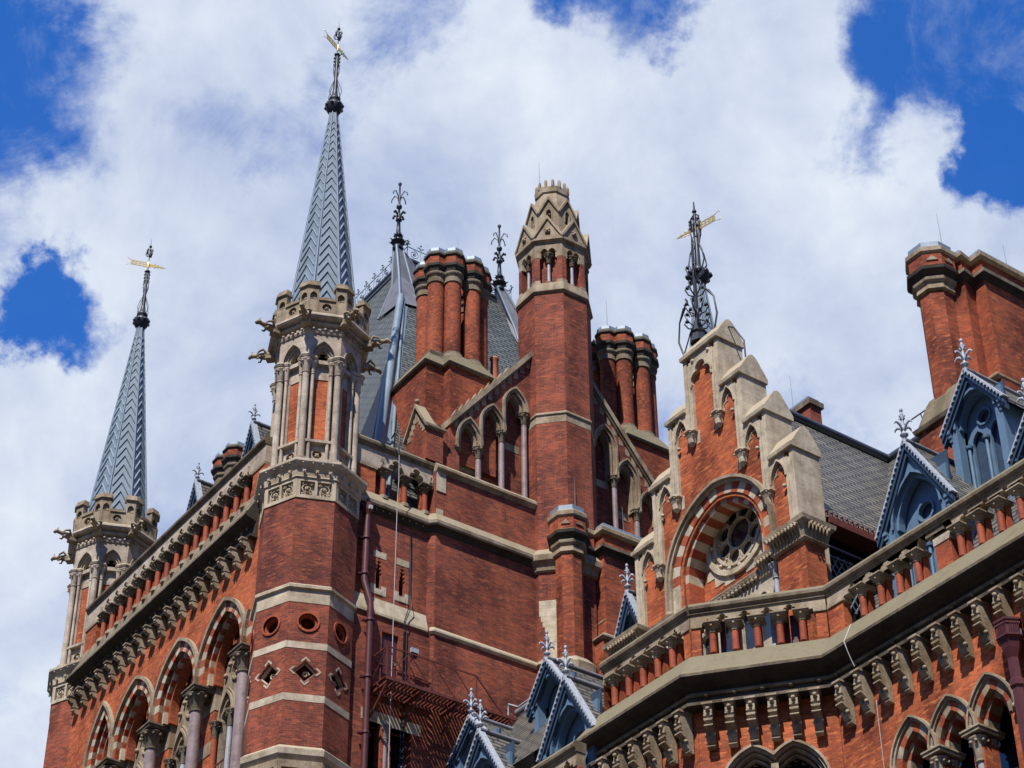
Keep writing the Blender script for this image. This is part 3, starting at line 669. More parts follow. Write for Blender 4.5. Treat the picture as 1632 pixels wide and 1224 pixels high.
# -------- left facade wall
YW = -1.25; XL = -16.0
AC = [(-3.10, 1.24, 38.1, 1.80), (-6.34, 1.24, 38.1, 1.80), (-9.58, 1.24, 38.1, 1.80), (-12.18, .72, 38.1, 1.95)]
NV = 9
def stl(cx, z0, a, h, n, s=.45): return [(cx - a, z0 - s)] + pointed(cx, z0, a, h, n) + [(cx + a, z0 - s)]
w_ = MB(); bot = []
bot = [(XL, 0), (-13.30, 0), (-13.30, 37.65)]
for cx, a, z0, h in reversed(AC): bot += stl(cx, z0, a, h, NV)
bot += [(-1.10, 37.65), (-1.05, 38.3)]
w_.plate(bot + [(-.95, 40.0), (-.95, 42.6), (XL, 42.6)], [], YW, YW + .5)
obj('facade_wall', w_, MAT['brick'], HW, F)
vo, ho = MB(), MB()
for cx, a, z0, h in AC + [(.12, 1.22, 38.1, 1.80)]:
    pin = stl(cx, z0, a, h, NV); n = len(pin) - 1
    if cx > -1:
        pin = pin[:6]; n = 5; vo.strip(pin, offs(pin, .34), YW - .03, YW + .5, [i % 2 for i in range(n)]); po = stl(cx, z0, a + .34, h + .40, NV)[:5]; ho.strip(offs(po, -.02), offs(po, .10), YW - .14, YW + .05); continue
    nm = [(i // 1) % 2 for i in range(n)]
    vo.strip(pin, offs(pin, .34), YW - .03, YW + .5, nm)
    p2 = stl(cx, z0, a - .13, h - .20, NV); vo.strip(p2, pin, YW + .14, YW + .5, [1 - q for q in nm])
    po = stl(cx, z0, a + .34, h + .40, NV); ho.strip(offs(po, -.02), offs(po, .10), YW - .14, YW + .05)
    # inner order set back on the pier
    p3 = stl(cx, z0, a - .26, h - .35, NV); vo.strip(p3, stl(cx, z0, a - .10, h - .15, NV), YW + .30, YW + .62, [0] * len(nm))
    for s in (-1, 1):
        if s * 1 > 0 or cx > -12: ho.ball((cx + s * (a + .40), YW - .12, z0 - .40), .12, 6); ho.ball((cx + s * (a + .40), YW - .12, z0 - .58), .07, 6)
obj('striped_arch', vo, [MAT['rubbed_brick'], MAT['clean_stone']], HW, F)
obj('hood_mould', ho, MAT['stone'], HW, F)
# pier jambs behind the columns and the recess
jb, js = MB(), MB()
for x0, x1 in ((-13.8, -12.62), (-11.9, -10.46), (-8.7, -7.22), (-5.46, -3.98), (-2.22, -1.0)):
    jb.box(x0 + .22, x1 - .22, YW + .45, YW + 1.2, 28, 37.65)
    js.box(x0 + .20, x1 - .20, YW + .43, YW + 1.2, 36.8, 37.67); js.box(x0 + .2, x1 - .2, YW + .43, YW + 1.2, 35.2, 35.7)
jb.box(XL, -.6, YW + 1.9, YW + 2.1, 0, 42.5)
obj('pier', jb, MAT['brick'], HW, F); obj('pier_band', js, MAT['stone'], HW, F)
# windows in the recess: paired lights with tracery
for cx, a, z0, h in AC[:3]:
    g = F.sub(cx, YW + .64); win = empty('window', fr=g, parent=HW)
    m = MB(); hw_ = 1.16; out_ = pointed(0, 37.2, hw_, 2.0)
    lt = [trefoil(sx, 36.25, .40, .85) for sx in (-.56, .56)]; lt = [[(sx - .40, 33.9)] + t + [(sx + .40, 33.9)] for sx, t in zip((-.56, .56), lt)]
    m.plate([(-hw_, 33.4)] + out_ + [(hw_, 33.4)], lt + [circ(0, 37.95, .34, 12)], 0, .22)
    for sx in (-.56, .56):
        pm = pointed(sx, 36.3, .44, .95, 6); m.mould(pm, .08, -.10, .02); m.mould(offs(pm, .12), .05, -.05, .02)
    m.mould(circ(0, 37.95, .36, 14) + [circ(0, 37.95, .36, 14)[0]], -.06, -.06, .02)
    for q in range(6): m.ball((.27 * math.cos(q * 1.047), .1, 37.95 + .27 * math.sin(q * 1.047)), .08, 5)
    for k in range(-3, 4): m.ball((k * .26, -.05, 38.95 - abs(k) * .33), .10, 5)
    m.box(-hw_, hw_, -.22, .3, 33.35, 33.6); m.box(-hw_, hw_, -.14, .0, 33.0, 33.35)
    for sx in (-.56, .56): m.mould(trefoil(sx, 32.3, .42, .5), .06, -.08, 0)
    obj('tracery', m, MAT['stone'], win, g)
    c = MB()
    for sx in (-1.06, 0, 1.06): capital(c, sx, -.14, 35.7, 36.3, .10, leaves=7); base(c, sx, -.14, 33.6, .24, .10)
    obj('capital', c, MAT['old_stone'], win, g)
    c = MB()
    for sx in (-1.06, 1.06): column(c, sx, -.14, 33.8, 35.75, .11)
    obj('red_shaft', c, MAT['rubbed_brick'], win, g); c = MB(); column(c, 0, -.14, 33.8, 35.75, .10); obj('grey_shaft', c, MAT['pale_granite'], win, g)
    gl = MB(); gl.box(-hw_, hw_, .24, .26, 33.4, 39); obj('pane', gl, MAT['glass'], win, g)
    rl = MB(); rl.box(-hw_ + .05, hw_ - .05, -.10, -.08, 33.9, 33.95)
    for k in range(11): scroll(rl, -1.0 + k * .2, 34.3, .11, -.1, .018, 1.3, 1 if k % 2 else -1); rl.bar((-1.1 + k * .2, -.1, 33.7), (-1.1 + k * .2, -.1, 34.7), .02, .02)
    rl.box(-hw_, hw_, -.11, -.08, 34.66, 34.72); obj('iron_guard', rl, MAT['red_iron'], win, g)
    sk = MB(); sk.box(-hw_, hw_, .02, .3, 28, 33.2); obj('spandrel_panel', sk, MAT['rubbed_brick'], win, g)
for x in (-1.50, -4.72, -7.96, -11.20):
    g = F.sub(x, YW + .02); c = MB(); column(c, 0, 0, 28, 36.85, .215, 0, 14); obj('granite_column', c, MAT['granite'], HW, g)
    c = MB(); capital(c, 0, 0, 36.77, 37.51, .215, ab=False, leaves=8); c.box(-.42, .42, -.36, .42, 37.47, 37.65); c.box(-.46, .46, -.40, .42, 37.57, 37.63)
    obj('column_capital', c, MAT['old_stone'], HW, g)
# -------- cornice, ball course, brackets
LEDGE = [(0, 41.85), (.28, 41.86), (.30, 41.93), (.12, 41.97), (.10, 42.46), (.20, 42.52), (.44, 42.58), (.52, 42.65), (.52, 42.74), (.44, 42.82), (.10, 43.46), (0, 43.5), (-.3, 43.5), (-.3, 41.85)]
cn = MB(); cn.run([(-15.1, YW), (-1.22, YW)], LEDGE, [1, 1, 1, 1, 1, 1, 1, 0, 0, 0, 0, 0, 0])  # cove and soffit faces get the stone with shade in its colour
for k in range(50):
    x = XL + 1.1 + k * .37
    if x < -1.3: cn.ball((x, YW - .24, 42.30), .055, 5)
obj('cornice', cn, [MAT['old_stone'], MAT['soot_shade_stone']], HW, F)
def bracket_mesh(w=.19, dep=.46, z=0.):
    b = MB(); h = w / 2
    # stepped console in profile (y outward negative, z)
    pr = [(0, 0), (-dep, 0), (-dep, -.10), (-dep + .06, -.13), (-dep + .03, -.22), (-dep + .10, -.30), (-dep + .20, -.30), (-dep + .20, -.40), (-.20, -.44), (-.24, -.56), (-.16, -.68), (0, -.72)]
    vs = [(-h, y, zz) for y, zz in pr] + [(h, y, zz) for y, zz in pr]; n = len(pr)
    b.add(vs, [tuple(range(n)), tuple(range(2 * n - 1, n - 1, -1))] + [(i, i + n, (i + 1) % n + n, (i + 1) % n) for i in range(n)])
    b.box(-h - .03, h + .03, -dep - .03, 0, -.05, .0); b.ball((0, -dep + .02, -.17), h * .62, 6); b.ball((0, -.22, -.58), h * .7, 6)
    b.box(-h - .015, h + .015, -.26, 0, -.47, -.42); return b
bm = mesh('bracket', bracket_mesh(), MAT['stone'])
for k in range(19):
    x = -14.75 + k * .776
    if x < -1.2: obj('bracket', bm, None, HW, F.sub(x, YW, z=41.86))
# -------- arcaded balustrade (also used on the flank)
def colonette_meshes(zb, zt, r, deep=.34, mats=('red_stone', 'stone', 'brick')):
    c = MB(); h = zt - zb; column(c, 0, 0, zb + h * .10, zt - h * .26, r)
    k = MB(); capital(k, 0, 0, zt - h * .30, zt - .06, r, ab=False, n=8, leaves=6); k.box(-r * 1.9, r * 1.9, -r * 1.9, deep, zt - .09, zt - .04); k.box(-r * 2.2, r * 2.2, -r * 2.2, deep, zt - .04, zt)
    q = MB(); base(q, 0, 0, zb, h * .12, r, sq=False); q.lathe([(r * 2, zb - .06), (r * 2, zb + h * .05)], 8, (0, 0), 22.5)
    p = MB(); p.box(-r * .9, r * .9, .13, deep, zb, zt - .1); return c, k, p, q
CN4 = ('colonnette', 'colonnette_capital', 'backing_pier', 'colonnette_base')
zb_, zt_ = 43.62, 44.80
cm = [mesh(n, m, MAT[t]) for n, m, t in zip(CN4, colonette_meshes(zb_, zt_, .105), ('red_stone', 'old_stone', 'brick', 'stone'))]
def balustrade(parent, fr, xs, x0, x1, y, pier0, pier1, name='balustrade', zr=45.85, meshes=cm, zt=zt_, mat='pale_stone', rise=.62, zb=zb_, mo=True):
    b = empty(name, fr=fr, parent=parent)
    m = MB(); sp = [x for x in xs]; edges = [x0 + pier0] + sp + [x1 - pier1] if pier0 or pier1 else sp
    # spandrel plate with cusped arches, bottom edge follows them
    bot = []
    ee = ([x0 + pier0] if pier0 else []) + sp + ([x1 - pier1] if pier1 else [])
    for a, c in zip(ee[:-1], ee[1:]):
        hw = (c - a) / 2 - .13; cx = (a + c) / 2; bot += trefoil(cx, zt, hw, rise)
    m.plate([(x0, zt)] + bot + [(x1, zt), (x1, zr - .33), (x0, zr - .33)], [], y, y + .30, back=True)
    for a, c in (zip(ee[:-1], ee[1:]) if mo else ()):
        hw = (c - a) / 2 - .13; m.mould(trefoil((a + c) / 2, zt, hw, rise), .045, y - .04, y + .01)
    obj('spandrel', m, MAT[mat], b, fr)
    r = MB(); r.run([(x0 - .02, y), (x1 + .02, y)], [(-.34, zr - .33), (.05, zr - .33), (.04, zr - .27), (.12, zr - .20), (.13, zr - .11), (.06, zr), (-.34, zr)])
    obj('coping', r, MAT['old_stone'], b, fr)
    pr = MB(); st = MB()
    if pier0: pr.box(x0, x0 + pier0 - .12, y + .01, y + .30, zb, zt - .12); st.box(x0, x0 + pier0 - .06, y - .03, y + .31, zt - .12, zt)
    if pier1: pr.box(x1 - pier1 + .12, x1, y + .01, y + .30, zb, zt - .12); st.box(x1 - pier1 + .06, x1, y - .03, y + .31, zt - .12, zt)
    if pr.v: obj('end_pier', pr, MAT['brick'], b, fr); obj('pier_cap', st, MAT['stone'], b, fr)
    for x in xs:
        g = fr.sub(x, y + .08)
        for n, me in zip(CN4, meshes): obj(n, me, None, b, g)
    return b
balustrade(HW, F, [-2.24 - .735 * k for k in range(15, -1, -1)], -14.75, -.9, YW - .1, 1.1, .95)
pk = MB(); pk.box(-15.1, -1.0, YW - .14, YW + .3, 43.40, 43.66); obj('plinth_course', pk, MAT['stone'], HW, F)
# -------- slate roof and dormers over the left facade
rf = MB(); rf.add([(XL - 1, .3, 44.5), (-.6, .3, 44.5), (-.6, 2.0, 47.0), (XL - 1, 2.0, 47.0)], [(0, 1, 2, 3)]); rf.box(XL - 1, -.6, .1, 8, 43.2, 44.2)
obj('slate_roof', rf, MAT['slate'], HW, F)
def finial_mesh(s=1.):
    f = MB(); f.lathe([(.08, 0), (.06, .12), (.14, .16), (.14, .19), (.05, .22), (.04, .60), (.06, .66), (.06, .70), (.03, .78)], 8, sm=True)
    for k in range(4):
        a = k * math.pi / 2; c, d = math.cos(a), math.sin(a)
        f.tube([(.03 * c, .03 * d, .30), (.14 * c, .14 * d, .40), (.27 * c, .27 * d, .44), (.36 * c, .36 * d, .41), (.38 * c, .38 * d, .37)], [.045, .045, .035, .028, .02], 5)
        f.tube([(.03 * c, .03 * d, .56), (.10 * c, .10 * d, .63), (.14 * c, .14 * d, .62)], [.035, .03, .015], 5)
    f.ball((0, 0, .80), .065, 8)
    f.v = [(x * s * .72, y * s * .72, z * s * 1.12) for x, y, z in f.v]; return f
def dormer(parent, fr, hw, ze, za, dep, kind='arch', fs=1., name='dormer', side='grey_slate', zb=None):
    """gabled timber dormer, apex at the frame origin in plan; ze eaves height, za apex height"""
    d = empty(name, fr=fr, parent=parent); s = (za - ze) / hw; L_ = math.hypot(hw, za - ze); nx, nz_ = (za - ze) / L_, hw / L_
    zb = ze - 2.6 if zb is None else zb
    b = MB(); aw = hw * .64; az0 = ze - .05; rise = (za - ze) * .60
    if kind != 'plain':
        outer = [(-hw * .86, zb), (hw * .86, zb), (hw * .86, ze + .05), (0, za - .10), (-hw * .86, ze + .05)]
        hole = [(-aw, zb + .3), (aw, zb + .3)] + pointed(0, az0, aw, rise)[::-1]
        b.plate(outer, [hole], 0, .30)
        b.mould(pointed(0, az0, aw, rise), .07, -.06, .03)
        b.strip(pointed(0, az0, aw * .90, rise * .9), pointed(0, az0, aw, rise), .10, .35)
        # recessed tracery with round light over two lancets
        ho_ = circ(0, az0 + rise * .22, aw * .30, 12)
        lh = [[(sx - aw * .30, zb + .3)] + pointed(sx, az0 - rise * .55, aw * .32, aw * .55, 4) + [(sx + aw * .30, zb + .3)] for sx in (-aw * .47, aw * .47)]
        b.plate([(-aw, zb + .3), (aw, zb + .3), (aw, az0 + rise), (-aw, az0 + rise)], [ho_] + lh, .42, .52)
        b.strip(ho_ + [ho_[0]], circ(0, az0 + rise * .22, aw * .38, 12) + [circ(0, az0 + rise * .22, aw * .38, 12)[0]], .36, .43)
        for sx in (-aw * .9, 0, aw * .9): column(b, sx, .34, zb, az0 - rise * .55, .06, n=8); b.lathe([(.10, az0 - rise * .55 - .08), (.12, az0 - rise * .55)], 8, (sx, .34))
        for sg in (-1, 1):            # stepped timber brackets at the eaves
            for q in range(3): b.box(min(sg * hw * .80, sg * hw * (.98 - q * .05)), max(sg * hw * .80, sg * hw * (.98 - q * .05)), -.12 + q * .04, .2, ze - .12 - q * .13, ze - .01 - q * .13)
    obj('timber_front', b, MAT['blue_paint'], d, fr)
    k = MB(); k.box(-hw * .86, -hw * .80, .3, dep, zb, ze); k.box(hw * .80, hw * .86, .3, dep, zb, ze); obj('cheek', k, MAT['blue_paint'], d, fr)
    k = MB(); k.box(-aw, aw, .56, .60, zb, za - .5); obj('glazing', k, MAT['deep_blue_paint'], d, fr)
    bb = MB(); w_ = MB()              # barge boards and their white capping
    for sg in (-1, 1):
        e = (sg * (hw + .06), ze - .06 * s); a = (0, za)
        for y0, y1, t0, t1 in ((-.16, -.04, 0, .14), (-.10, .04, .14, .24)):
            q = [(e[0], e[1]), (a[0], a[1])]; off = [(-sg * nx * t0 * 0, -t0 / nz_), (0, -t1 / nz_)]
            bb.prism([(e[0], e[1] - t0 / nz_ * .999), (0, za - t0 / nz_), (0, za - t1 / nz_), (e[0], e[1] - t1 / nz_)], y0, y1)
        w_.prism([(e[0] + sg * .05, e[1]), (0, za + .07), (0, za), (e[0], e[1] - .02)], -.20, .06)
        n_ = int(L_ / .16)
        for i in range(n_):
            t = (i + .5) / n_; w_.box(e[0] * (1 - t) - .025, e[0] * (1 - t) + .025, -.21, -.18, e[1] + (za - e[1]) * t - .07, e[1] + (za - e[1]) * t + .01)
    obj('barge_board', bb, MAT['deep_blue_paint'], d, fr); obj('verge_capping', w_, MAT['white_paint'], d, fr)
    r = MB()
    for sg in (-1, 1):
        e = (sg * (hw + .12), ze - .12 * s)
        r.prism([(e[0], e[1]), (0, za + .02), (0, za - .10), (e[0], e[1] - .10)], .0, dep)
    obj('roof', r, MAT[side], d, fr)
    r = MB(); r.tube([(0, -.1, za + .05), (0, dep, za + .05)], .085, 8); obj('ridge_roll', r, MAT['roof_lead'], d, fr)
    g = Fr(fr.o, fr.a, za + .02); g = Fr(fr.w(0, -.08), fr.a, za); obj('finial', finial_mesh(fs), MAT['white_paint'], d, g)
    return d
for px_, pa, pe in ((407, (407, 675), (377, 790)), (317, (317, 768), (288, 850))):
    x, za = F.at(*pa, .9); x2, ze = F.at(*pe, .9)
    hh = abs(x - x2)
    dormer(HW, F.sub(x, .9), 1.25, za - 3.3, za, 3.5, fs=.95)
# octagonal chimney stacks: shaft with bell mouldings and octagonal cap
def stack(mb_b, mb_s, mb_z, x, y, z0, z1, r, n=8, ph=22.5, k=1., smb=False):
    """z0 bottom, z1 top; brick shaft into mb_b, mouldings mb_s, zinc capping mb_z"""
    h = 2.05 * k
    mb_b.lathe([(r, z0), (r * .97, z1 - h * .78)], n if not smb else 18, (x, y), ph, 0, smb)
    nn = n if not smb else 18
    mb_s.lathe([(r * .97, z1 - h * .80), (r * 1.10, z1 - h * .79), (r * 1.06, z1 - h * .70), (r * 1.05, z1 - h * .66), (r * 1.25, z1 - h * .60), (r * 1.28, z1 - h * .57), (r * 1.22, z1 - h * .54)], nn, (x, y), ph)
    mb_s.lathe([(r * 1.22, z1 - h * .54), (r * 1.36, z1 - h * .46), (r * 1.55, z1 - h * .42), (r * 1.58, z1 - h * .36), (r * 1.34, z1 - h * .33)], 8, (x, y), 22.5, 1)
    mb_b.lathe([(r * 1.36, z1 - h * .34), (r * 1.34, z1 - h * .14)], 8, (x, y), 22.5)
    mb_s.lathe([(r * 1.34, z1 - h * .15), (r * 1.52, z1 - h * .12), (r * 1.50, z1 - h * .08), (r * 1.25, z1)], 8, (x, y), 22.5, 1)
    mb_z.lathe([(r * 1.22, z1 - .03), (r * 1.22, z1 + .16 * k), (r * 1.1, z1 + .16 * k)], 8, (x, y), 22.5)
def stack_part(parent, fr, items, name='chimney_stack', bmat='chimney_brick', smat='old_stone', **kw):
    s = empty(name, fr=fr, parent=parent); a, b, z = MB(), MB(), MB()
    for it in items: stack(a, b, z, *it, **kw)
    obj('flue_shaft', a, MAT[bmat], s, fr); obj('chimney_cap', b, [MAT[smat], MAT['soot_shade_stone']], s, fr); obj('zinc_capping', z, MAT['zinc'], s, fr); return s
x, z = F.at(360, 733, 2.2); stack_part(HW, F, [(x, 2.2, 44, z, .36), (x + .85, 2.2, 44, z, .36)], k=.8)
# ================================================================== flank wall in the S frame
FL = empty('gabled_block', 'dark brick flank block with raked gable, round chimney clusters and octagonal chimney tower', 'building', S)
XC, XE = 4.15, 14.9; Y0, Y1 = -.95, -1.15
sl = [((2.11, 41.25), (2.38, 39.89)), ((3.03, 41.25), (3.3, 39.91))]
w_ = MB(); holes = []
def slit(x0, x1, z0, z1):
    xm = (x0 + x1) / 2; t = z1 - z0; e = x1 - x0
    r = [(x1, z0), (x1, z1 - .62)]
    for k in range(4): q = z1 - .60 + k * .15; r += [(x1 + .0, q), (x1 - e * .12 * (k + 1), q + .05), (x1 - e * .10 * (k + 1), q + .13)]
    r += [(xm, z1)]; return r + [(2 * xm - a, b) for a, b in reversed(r[:-1])]
for (x0, z1), (x1, z0) in sl: holes.append(slit(x0 + .02, x1 - .02, z0 + .05, z1 - .1))
hd = (2.40, 36.2, 3.04, 38.33)
w_.plate([(-.5, 38.9), (XC, 38.9), (XC, 42.8), (-.5, 42.8)], holes, Y0, Y0 + .45)
YB = -1.05
lo = [(2.02, 29), (2.02, 34.93), (2.48, 34.93), (2.48, 29)]; lo2 = [(2.86, 29), (2.86, 34.93), (3.62, 34.93), (3.62, 29)]
w_.plate([(-.5, 0), (XC, 0), (XC, 38.95), (-.5, 38.95)], [[(hd[0], hd[1]), (hd[2], hd[1]), (hd[2], hd[3]), (hd[0], hd[3])], lo, lo2], YB, YB + .4)
w_.box(-.5, XC, Y0 + .5, 0, 28, 43)
# right, thicker part with its canted edge
w_.prism([(XC + .2, 0), (XE, 0), (XE, 43.3), (XC + .2, 43.3)], Y1, 0)
w_.add([(XC, Y0, 38.9), (XC + .2, Y1, 38.9), (XC + .2, Y1, 43), (XC, Y0, 43)], [(0, 1, 2, 3)])
w_.add([(XC + .1, YB, 0), (XC + .2, Y1, 0), (XC + .2, Y1, 39), (XC + .1, YB, 39)], [(0, 1, 2, 3)])
w_.box(XC - .3, XC + .21, YB + .002, 0, 0, 38.95)
# band behind the balustrade plinth and under the arcade
w_.box(4.30, XE, Y1, -.3, 43.2, 45.45)
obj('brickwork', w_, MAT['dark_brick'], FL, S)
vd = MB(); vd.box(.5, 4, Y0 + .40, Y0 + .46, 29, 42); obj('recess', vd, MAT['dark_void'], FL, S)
s_ = MB()
for (x0, z1), (x1, z0) in sl:
    s_.box(x0 - .10, x1 + .14, Y0 - .01, Y0 + .1, z1 - .08, z1 + .17); s_.box(x0 - .17, x0 + .02, Y0 - .012, Y0 + .2, z0 - .16, z0 + .20); s_.box(x1 - .02, x1 + .17, Y0 - .012, Y0 + .2, z0 - .16, z0 + .20)
    s_.box(x0, x1, Y0 - .03, Y0 + .3, z0 - .16, z0 + .05)
s_.run([(-.5, Y0), (XC - .02, Y0)], [(0, 39.55), (.02, 39.55), (.17, 38.95), (.17, 38.86), (0, 38.84)])
s_.run([(XC + .1, Y1 + .1), (XC + .2, Y1), (9.0, Y1)], [(-.1, 38.82), (.03, 38.82), (.09, 38.90), (.09, 38.96), (0, 39.10), (-.1, 39.1)])
s_.box(1.72, 3.98, YB - .012, YB + .3, 34.93, 35.33)
s_.box(8.95, 9.45, Y1 - .02, Y1 + .3, 38.9, 39.6)
obj('string_course', s_, MAT['clean_stone'], FL, S)
c = MB(); PRF = [(0, 42.86), (.04, 42.88), (.06, 42.98), (.12, 43.03), (.20, 43.06), (.24, 43.12), (.25, 43.24), (.20, 43.30), (.04, 43.62), (-.3, 43.64), (-.3, 42.86)]
c.run([(-.5, Y0), (XC - .02, Y0), (XC + .19, Y1), (XE, Y1)], PRF, [1, 1, 1, 1, 0, 0, 0, 0, 0, 0, 0])  # lower mouldings darkened in colour as soot and shade
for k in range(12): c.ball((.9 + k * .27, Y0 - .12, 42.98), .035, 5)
obj('cornice', c, [MAT['stone'], MAT['soot_shade_stone']], FL, S)
balustrade(FL, S, [2.34, 3.20, 4.06 - .02], 1.15, 4.45, Y0, .95, .02, 'balustrade')
pk = MB(); pk.box(1.0, 4.4, Y0 - .02, Y0 + .3, 43.50, 43.66); pk.box(4.34, 4.72, Y1 - .03, Y1 + .3, 44.6, 45.5); pk.box(4.34, 4.62, Y1 - .03, Y1 + .3, 43.45, 43.85)
obj('plinth_course', pk, MAT['clean_stone'], FL, S)
# -------- gable with stepped blind arcade
CX = 9.92
gb = MB(); SL = 1.273
def rake(x): return 47.91 + SL * (x - 5.04)
YG, YN = -.95, -.55
AR = [(5.30, 6.32, 46.9, 47.42, 48.24), (6.32, 7.34, 47.24, 48.50, 49.27), (7.34, 8.36, 48.38, 49.72, 50.48)]
bl = [(4.75, 45.45), (4.75, 47.2), (5.42, 47.2)] if False else []
lp = []
for x0, x1, zl, zs, zc in AR:
    a = (x1 - x0) / 2 - .11; lp.append([(x0 + .11, zl)] + pointed((x0 + x1) / 2, zs, a, zc - zs, 6) + [(x1 - .11, zs)])
edge = [(4.95, 45.4), (5.41, 45.4)] + [(5.41, 46.9)] + lp[0][1:-1] + [(6.21, 47.24)] + [(6.43, 47.24)] + lp[1][1:-1] + [(7.23, 48.38)] + [(7.45, 48.38)] + lp[2][1:-1] + [(8.25, 49.6)]
outl = edge + [(CX, 49.6), (CX, rake(CX - .9)), (8.9, rake(8.9)), (5.0, rake(5.0))]
gb.plate(outl, [], YG, YG + .5); gb.plate([(2 * CX - x, z) for x, z in outl], [], YG, YG + .5)
gb.plate([(4.6, 45), (2 * CX - 4.6, 45), (2 * CX - 5.0, rake(5.0) - .3), (CX, rake(CX) - .3), (5.0, rake(5.0) - .3)], [], YN, YN + .6, back=True)
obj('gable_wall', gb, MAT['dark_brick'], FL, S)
am = MB(); cc, cs = MB(), MB()
for sg in (1, -1):
    X = (lambda x: x) if sg == 1 else (lambda x: 2 * CX - x)
    for x0, x1, zl, zs, zc in AR:
        a = (x1 - x0) / 2 - .11; pin = [(x0 + .11, zl)] + pointed((x0 + x1) / 2, zs, a, zc - zs, 7); pin.append((x1 - .11, zs - .02))
        for w0, w1, y0, y1 in ((-.10, 0, YG + .08, YG + .45), (0, .10, YG - .05, YG + .3), (.10, .17, YG - .12, YG + .2)):
            A, Bq = offs(pin, w0), offs(pin, w1)
            if sg < 0: A, Bq = [(X(x), z) for x, z in A][::-1], [(X(x), z) for x, z in Bq][::-1]
            am.strip(A, Bq, y0, y1)
    for x, zt, zbm in ((5.30, 46.98, 45.75), (6.32, 47.36, 45.75), (7.34, 48.50, 45.75), (8.36, 49.72, 45.75)):
        xx = X(x); capital(cs, xx, YG + .14, zt - .48, zt, .115, leaves=6, aw=2.0); base(cs, xx, YG + .14, zbm - .1, .3, .12); column(cc, xx, YG + .14, zbm + .1, zt - .46, .115)
        bx = (x - .16, x + .16); x0, x1 = sorted((X(bx[0]), X(bx[1]))); cs.box(x0, x1, YG - .02, YN, 45.6, 45.75)
    x0, x1 = sorted((X(7.5), X(8.3)))
    for xa, xb, zz in ((5.35, 6.3, 46.35), (6.4, 7.3, 46.95), (7.4, 8.3, 48.05)):
        x0, x1 = sorted((X(xa), X(xb))); am.box(x0, x1, YN - .012, YN + .1, zz, zz + .32)
    # raking coping with stepped stones
    pts = [(X(4.95), rake(4.95)), (X(9.0), rake(9.0))]
    poly = [(X(4.95), rake(4.95)), (X(8.75), rake(8.75)), (X(8.75), rake(8.75) + .30), (X(4.95), rake(4.95) + .30)]
    am.prism(poly, YG - .16, YG + .55); am.prism([(X(5.0), rake(5.0) - .10), (X(8.7), rake(8.7) - .10), (X(8.7), rake(8.7)), (X(5.0), rake(5.0))], YG - .08, YG + .2)
    for k in range(13):
        x = 5.2 + k * .29; z = rake(x); am.prism([(X(x), z - .05), (X(x), z - .30), (X(x + .19), z - .30 + .02), (X(x + .19), z + .16)], YG - .012, YG + .1)
        am.prism([(X(x - .05), z + .22), (X(x + .12), z + .60), (X(x + .12), z + .22)], YG + .10, YG + .3) if k < 9 else None
obj('arch_moulding', am, MAT['stone'], FL, S); obj('column_capital', cs, MAT['old_stone'], FL, S); obj('granite_shaft', cc, MAT['granite'], FL, S)
sp = MB(); sp.run([(4.3, Y1), (8.72, Y1)], [(-.5, 45.38), (.02, 45.38), (.05, 45.46), (.14, 45.52), (.14, 45.62), (.0, 45.78), (-.5, 45.80)])
sp.run([(2 * CX - 8.72, Y1), (XE, Y1)], [(-.5, 45.38), (.02, 45.38), (.05, 45.46), (.14, 45.52), (.14, 45.62), (.0, 45.78), (-.5, 45.80)])
obj('sill_course', sp, MAT['stone'], FL, S)
# left return pier of the gable with its own little gablet facing left
PX, PY0, PY1, PZ = 3.92, -1.10, .22, 47.3
pv = MB(); pv.box(PX, 4.62, PY0, PY1, 45.86, PZ); pv.box(4.34, 5.3, PY0 + .2, 1.8, 45.0, PZ + .2)
ym = (PY0 + PY1) / 2; vs = [(x, y, z) for x in (PX, PX + .3) for y, z in ((PY0, PZ), (PY1, PZ), (ym, PZ + 1.12))]
pv.add(vs, [(0, 2, 1), (3, 4, 5), (0, 3, 5, 2), (1, 2, 5, 4)]); obj('gablet_pier', pv, MAT['dark_brick'], FL, S)
pv = MB()
for ya in (PY0, PY1):
    s_1 = -1 if ya == PY0 else 1
    vs = [(x, y, z) for x in (PX - .12, PX + .33) for y, z in ((ya + s_1 * .08, PZ - .10), (ya + s_1 * .08, PZ + .06), (ym, PZ + 1.28), (ym, PZ + 1.10))]
    pv.add(vs, [(0, 1, 2, 3), (7, 6, 5, 4)] + [(i, i + 4, (i + 1) % 4 + 4, (i + 1) % 4) for i in range(4)])
    for k in range(5):
        t = .1 + k * .18; y = ya + (ym - ya) * t; z = PZ + 1.12 * t; pv.box(PX - .02, PX + .05, min(y, y + .22 * -s_1), max(y, y + .22 * -s_1), z - .25, z)
pv.ball((PX - .02, ym, PZ + 1.4), .10, 6)
pv.run([(PX, PY0), (4.62, PY0), (4.62, YG - .1)], [(-.3, PZ - .12), (.03, PZ - .12), (.10, PZ - .05), (.10, PZ + .02), (.0, PZ + .10), (-.3, PZ + .30)])
obj('gablet_coping', pv, MAT['stone'], FL, S)
